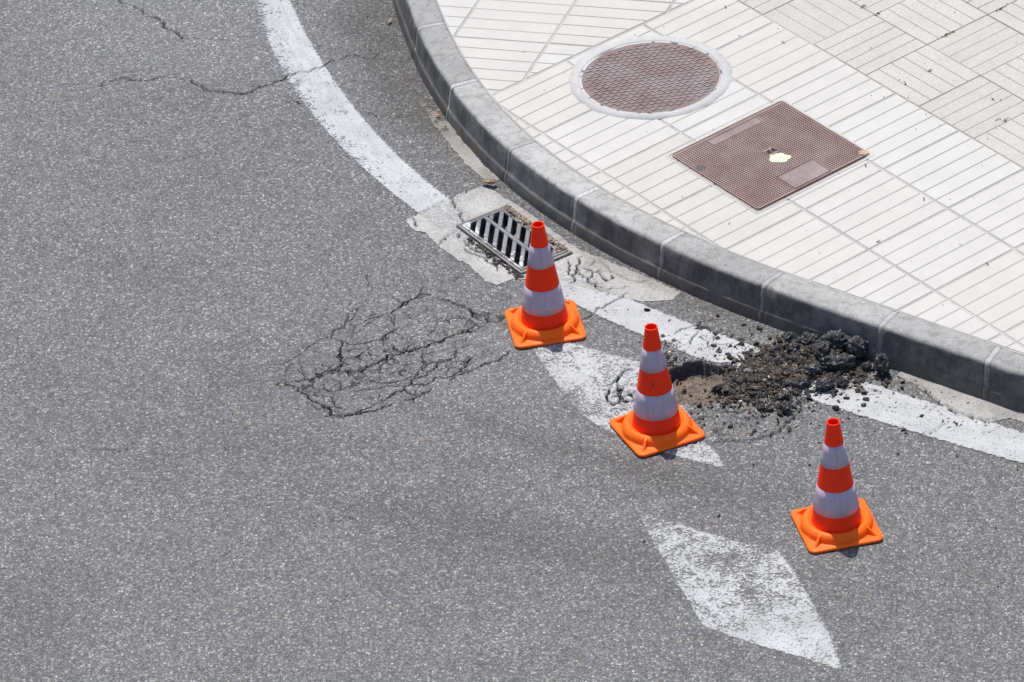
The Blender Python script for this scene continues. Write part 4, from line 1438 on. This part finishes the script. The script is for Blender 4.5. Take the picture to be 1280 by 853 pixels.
def copy_tree(o, parent=None):
    c = o.copy(); COL.objects.link(c)
    if parent: c.parent = parent
    for ch in [q for q in list(bpy.data.objects) if q.parent == o and q.name in names0]:
        copy_tree(ch, c)
    return c


cone = make_cone()
names0 = {o.name for o in bpy.data.objects}
cones = []
CPX = [((681.4, 405.2), [(65, 610), (115, 815), (555, 745), (490, 545)], 5.017, (620, 270), 'orange traffic cone with grey bands beside the storm drain grate, farthest of three'),
       ((821.2, 536.4), [(30, 630), (220, 820), (600, 690), (440, 515)], 4.876, (755, 400), 'orange traffic cone with a dark scuff, at the edge of the pothole'),
       ((1046, 656.9), [(20, 580), (130, 795), (545, 715), (430, 510)], 4.61, (985, 515), 'orange traffic cone standing on clean asphalt at lower right, nearest of three')]
for i, (b, cor, sc, off, lab) in enumerate(CPX):
    o = cone if i == 0 else copy_tree(cone)
    Cn = GP([(off[0] + a / sc, off[1] + c_ / sc) for a, c_ in cor], .008)
    ang = 0
    v = [Cn[2] - Cn[0], Cn[1] - Cn[3]]
    an = [math.atan2(q[1], q[0]) for q in v]
    # both diagonals are 45 degrees off the sides
    d1 = (an[0] - math.pi / 4); d2 = (an[1] - math.pi / 4)
    ang = math.atan2(math.sin(4 * d1) + math.sin(4 * d2), math.cos(4 * d1) + math.cos(4 * d2)) / 4
    p = G(*b, .01)
    print('cone', p, math.degrees(ang), [np.linalg.norm(q) for q in v])
    tilt = (0, 0)
    o.location = (p[0], p[1], .002 if i != 1 else .004)
    o.rotation_euler = (tilt[0], tilt[1], ang)
    o.rotation_mode = 'XYZ'
    tag(o, lab, 'traffic cone', 'traffic cones round the pothole')
    cones.append(o)
k = NM('scuff'); k.fin((.10, .05, .05), .8)
vs, fs = [], []
am = -1.70 - cones[1].rotation_euler.z
for (dz, da, hz, ha) in ((0, 0, .010, .05), (.006, .05, .006, .03), (-.004, -.05, .004, .02), (.014, .02, .003, .015)):
    z = .240 + dz
    r = body_r(z) + .0007; bq = len(vs)
    for (zz, aa) in ((-hz, -ha * .4), (-hz * .3, ha), (hz, ha * .3), (hz * .4, -ha)):
        rz_ = body_r(z + zz) + .0008
        a = am + da + aa
        vs.append((rz_ * math.cos(a), rz_ * math.sin(a), z + zz))
    fs.append((bq, bq + 1, bq + 2, bq + 3))
pydata('scuff_mark', vs, fs, [k.m], cones[1])

# ------------------------------------------------------------------ broken asphalt from the pothole
k = NM('broken_asphalt')
s_ = k.voro(150, out='Color'); sep = k.n.new('ShaderNodeSeparateColor'); k.L(s_, sep.inputs[0])
c = k.ramp(sep.outputs[0], [(0, (.014, .014, .015)), (.6, (.030, .029, .029)), (.9, (.07, .069, .069)), (1, (.24, .23, .22))])
bn = k.sstep(.56, .72, k.noise(9, 4, .6))
c = k.mix(k.math('MULTIPLY', bn, .6), c, (.13, .085, .055))
M['rub'] = k.fin(c, .75, k.bump(k.math('ADD', k.noise(120, 4, .7), k.voro(150)), .9, .003), spec=.4)
k = NM('loose_grit')
s_ = k.voro(210, out='Color'); sep = k.n.new('ShaderNodeSeparateColor'); k.L(s_, sep.inputs[0])
tn = k.attr('tone')
c = k.ramp(sep.outputs[0], [(0, (.022, .019, .017)), (.5, (.060, .051, .043)), (.85, (.125, .105, .088)), (1, (.30, .28, .25))])
c = k.mix(1.0, c, k.ramp(tn, [(0, (.34, .35, .37)), (.42, (.60, .59, .58)), (.68, (.88, .77, .67)), (.86, (1.25, 1.02, .80)), (.93, (1.7, 1.6, 1.5)), (.975, (4.2, 4.2, 4.1))], 'CONSTANT'), 'MULTIPLY')
M['grit'] = k.fin(c, .85, k.bump(k.noise(160, 4, .7), .9, .002), spec=.3)
k = NM('grey_stone'); M['stone'] = k.fin(k.ramp(k.noise(50, 4), [(.3, (.12, .12, .125)), (.7, (.30, .31, .32))]), .7)

bm = bmesh.new(); bmesh.ops.create_icosphere(bm, subdivisions=2, radius=1)
icoV = np.array([v.co[:] for v in bm.verts]); icoF = np.array([[v.index for v in f.verts] for f in bm.faces]); bm.free()
bm = bmesh.new(); bmesh.ops.create_icosphere(bm, subdivisions=5, radius=1)
hiV = np.array([v.co[:] for v in bm.verts]); hiF = np.array([[v.index for v in f.verts] for f in bm.faces]); bm.free()

# mound height over the road (plan gaussians)
MND = []


def md(px, py, sx, sy, h, rot=0.0):
    p = G(px, py); MND.append((p[0], p[1], sx, sy, h, rot))


md(1000, 452, .16, .07, .050, -.35); md(950, 470, .14, .07, .028, -.2); md(1050, 452, .10, .06, .055, -.4); md(985, 478, .13, .05, .022, -.3); md(920, 485, .09, .05, .014)
md(1008, 440, .12, .04, .03, -.4)


def mh(x, y):
    r = 0.0
    for (a, b, sx, sy, h, rot) in MND:
        c, s = math.cos(rot), math.sin(rot); dx_, dy_ = x - a, y - b
        r = r + .55 * h * np.exp(-(((dx_ * c + dy_ * s) / sx) ** 2 + ((-dx_ * s + dy_ * c) / sy) ** 2))
    return r


mg = 0.006
mx0, mx1 = G(835, 470)[0], G(1115, 470)[0]; my0, my1 = G(1000, 530)[1], G(960, 395)[1]
ax_, ay_ = np.arange(mx0, mx1, mg), np.arange(my0, my1, mg)
MX, MY = np.meshgrid(ax_, ay_, indexing='ij')
MZ = mh(MX, MY) * (0.75 + .5 * fbm(MX, MY, 20, 61, 3)) + (fbm(MX, MY, 60, 63, 3) - .5) * .016
MZ -= .008
RR = np.hypot(MX - CEN[0], MY - CEN[1])
ok = (MZ > -.004) & (RR > 4.10)
fm = (ok[:-1, :-1] & ok[1:, :-1] & ok[1:, 1:] & ok[:-1, 1:]).reshape(-1)
n_, m_ = MX.shape
ii = (np.arange(n_ - 1)[:, None] * m_ + np.arange(m_ - 1)[None, :]); qd = np.stack([ii, ii + m_, ii + m_ + 1, ii + 1], -1).reshape(-1, 4)[fm]
tag(fastmesh('debris_mound', np.stack([MX, MY, MZ], -1).reshape(-1, 3), qd, [M['grit']], {'tone': .10 + .65 * vnoise(MX, MY, 60, 4)}), 'low mound of dark crumbled asphalt between the pothole and the kerb', 'debris', kind='stuff')

# loose crumbs
rg_ = np.random.default_rng(5)
cv, cf, ct_ = [], [], []
nv = 0


def zroad(x, y):
    i = min(max(np.searchsorted(gx, x), 1), NX - 1); q = min(max(np.searchsorted(gy, y), 1), NY - 1)
    return Z[i, q]


def crumb(x, y, z, r):
    global nv
    v = icoV.copy()
    for q in range(4):          # broken faces
        nrm = rg_.normal(size=3); nrm /= np.linalg.norm(nrm); o_ = rg_.uniform(.25, .75)
        dd = v @ nrm - o_
        v -= np.clip(dd, 0, None)[:, None] * nrm
    v = v * (1 + rg_.uniform(-.10, .10, (len(icoV), 1)))
    v = v * np.array([1.2, rg_.uniform(.55, 1.1), rg_.uniform(.45, 1.0)]) * r
    tt_ = rg_.random()
    if r > .010: tt_ *= .9
    ct_.append(np.full(len(icoV), tt_))
    a = rg_.uniform(0, 6.28); c, s = math.cos(a), math.sin(a)
    v = np.stack([v[:, 0] * c - v[:, 1] * s, v[:, 0] * s + v[:, 1] * c, v[:, 2]], -1) + (x, y, z)
    cv.append(v); cf.append(icoF + nv); nv += len(icoV)


cnt = 0
while cnt < 4200:
    t = rg_.random()
    if t < .62: px = (rg_.normal(995, 48), rg_.normal(462, 17))
    elif t < .86: px = (rg_.normal(945, 24), rg_.normal(480, 15))
    elif t < .90: px = (rg_.normal(915, 40), rg_.normal(488, 26))
    else: px = (rg_.normal(985, 85), rg_.normal(475, 36))
    p = G(*px)
    if np.hypot(*(p - CEN)) < rI(3.8) + .16: continue
    if px[0] < 912 and 452 < px[1] < 500: continue
    r_ = min(.0022 + rg_.exponential(.0034), .019)
    h_ = max(float(mh(p[0], p[1])) - .008, float(zroad(*p)))
    if h_ < .006 and rg_.random() < .35: r_ = min(r_, .005)
    crumb(p[0], p[1], h_ + r_ * .45 + (.006 * rg_.random() if h_ > .01 else 0), r_); cnt += 1
for q in range(110):      # fist-sized bits among the lumps
    px = (rg_.normal(1020, 32), rg_.normal(460, 13))
    p = G(*px)
    if np.hypot(*(p - CEN)) < rI(3.8) + .175: continue
    r_ = rg_.uniform(.010, .021); h_ = max(float(mh(p[0], p[1])) - .006, 0.0)
    crumb(p[0], p[1], h_ + r_ * .35, r_)
for q in range(260):      # grit in the pothole
    p = G(rg_.uniform(838, 925), rg_.uniform(470, 505)); r_ = .0015 + rg_.exponential(.0018)
    crumb(p[0], p[1], zroad(*p) + r_ * .4, min(r_, .008))
for q in range(170):      # crumbs by the cracked patch left of the middle cone and across the line
    p = G(rg_.normal(840, 12), rg_.normal(448, 14)); r_ = .0015 + rg_.exponential(.0022)
    crumb(p[0], p[1], zroad(*p) + r_ * .4, min(r_, .009))
for q in range(160):      # broken concrete crumbs beside the drain frame
    p = dO + DL(rg_.uniform(.25, 1.05), rg_.normal(-.07, .035)); r_ = .002 + rg_.exponential(.003)
    crumb(p[0], p[1], .003, min(r_, .011))
for q in range(120):
    p = G(rg_.uniform(0, 1280), rg_.uniform(0, 853))
    if np.hypot(*(p - CEN)) < 4.35: continue
    crumb(p[0], p[1], .002, rg_.uniform(.0015, .0035))
for px, r_ in (((898, 437), .009), ((913, 434), .008), ((877, 438), .006), ((925, 431), .011), ((948, 411), .011), ((951, 412), .008), ((1128, 487), .010), ((1152, 521), .010), ((1129, 538), .010), ((1196, 570), .007), ((1272, 587), .006), ((898, 646), .008), ((805, 677), .006), ((928, 452), .010), ((934, 441), .009), ((1000, 513), .008), ((1052, 494), .010), ((963, 498), .009), ((989, 497), .009), ((818, 427), .008), ((828, 437), .007)):
    p = G(*px); crumb(p[0], p[1], r_ * .5, r_)
tag(fastmesh('asphalt_crumbs', np.concatenate(cv), np.concatenate(cf), [M['grit']], {'tone': np.concatenate(ct_)}, smooth=False, k=3), 'loose dark asphalt crumbs strewn over the pothole rim and white line', 'crumbs', kind='stuff')

# the larger lumps, each a thing
def lump(px, py, rx, ry, rz, label, mat='rub', rot=0.0, z=None, seed=0, rough=.33):
    p = G(px, py)
    s = Vector((seed * 7.3, seed * 3.1, seed * 1.7))
    out = np.empty_like(hiV)
    for i, v in enumerate(hiV):
        V_ = Vector(v)
        g = mnoise.fractal(V_ * 1.5 + s, .9, 2.0, 3) * rough
        dd, _ = mnoise.voronoi(V_ * 3.4 + s)
        g += (0.42 - dd[0]) * .30
        dd, _ = mnoise.voronoi(V_ * 8.5 + s)
        g += (0.38 - dd[0]) * .16 + mnoise.noise(V_ * 17 + s) * .04
        out[i] = v * (1 + g)
    out *= (rx, ry, rz)
    c, s_ = math.cos(rot), math.sin(rot)
    out = np.stack([out[:, 0] * c - out[:, 1] * s_, out[:, 0] * s_ + out[:, 1] * c, out[:, 2]], -1)
    out[:, 2] -= np.percentile(out[:, 2], 4)
    zz = max(float(mh(p[0], p[1])) * .8 - .004, -.001) if z is None else z
    o = fastmesh('asphalt_lump', out, hiF, [M[mat]], smooth=True, k=3)
    o.location = (p[0], p[1], zz)
    tag(o, label, 'asphalt lump', 'lumps of broken asphalt')
    return o


lumps = [
    (986, 432, .036, .026, .030, 'black asphalt lump at the top left end of the pile, close to the kerb', 'rub', .2),
    (1012, 437, .045, .030, .034, 'wide dark asphalt lump near the kerb, left of the largest lump', 'rub', -.2),
    (1047, 442, .056, .034, .050, 'largest dark asphalt lump leaning against the kerb face', 'rub', -.3),
    (1072, 450, .038, .034, .052, 'brown-tinged lump at the right end of the pile against the kerb', 'rub', .4),
    (1103, 468, .026, .027, .052, 'upright asphalt lump standing apart by the kerb, rightmost of all', 'rub', .1),
    (1050, 462, .058, .026, .030, 'flat asphalt lump with a tan broken face, at the foot of the pile', 'rub', -.1),
    (992, 447, .024, .018, .024, 'small dark lump below the lump at the top left end of the pile', 'rub', .8),
    (1028, 453, .036, .026, .034, 'middle-sized dark lump in the centre of the pile', 'rub', 1.1),
    (1016, 470, .032, .024, .028, 'round dark lump at the front centre of the pile', 'rub', .5),
    (1031, 487, .032, .023, .028, 'dark lump lying on the white line below the pile', 'rub', .3),
    (1053, 483, .020, .015, .019, 'small brown lump on the white line just right of a bigger one', 'rub', .3),
    (982, 514, .018, .026, .022, 'isolated dark lump on grey asphalt below the pile', 'rub', .2),
    (1001, 484, .030, .022, .022, 'low dark lump at the left front of the pile', 'rub', .2),
    (1073, 490, .012, .009, .010, 'small grey lump alone on the white line right of the pile', 'rub', .2),
    (1084, 462, .018, .014, .016, 'small dark lump in the gap before the upright lump', 'rub', .2),
    (968, 443, .018, .013, .015, 'small dark lump at the left of the pile next to the white line', 'rub', .9),
]
for i, (a, b, rx, ry, rz, lab, mt, ro) in enumerate(lumps):
    lump(a, b, rx * 1.12, ry * 1.12, rz * .88, lab, mt, ro, seed=i + 1)
pz = zroad(*G(900, 487))
lump(901, 481, .038, .013, .020, 'dark oblong asphalt block lying inside the pothole', 'rub', .35, z=float(pz) + .002, seed=31, rough=.15)
lump(934, 469, .011, .010, .012, 'pale grey stone at the right rim of the pothole', 'stone', .35, z=.006, seed=37, rough=.1)
lump(922, 477, .020, .016, .016, 'dark lump beside the oblong block at the right end of the pothole', 'rub', .35, z=-.006, seed=41)
print('objects', len(bpy.data.objects))
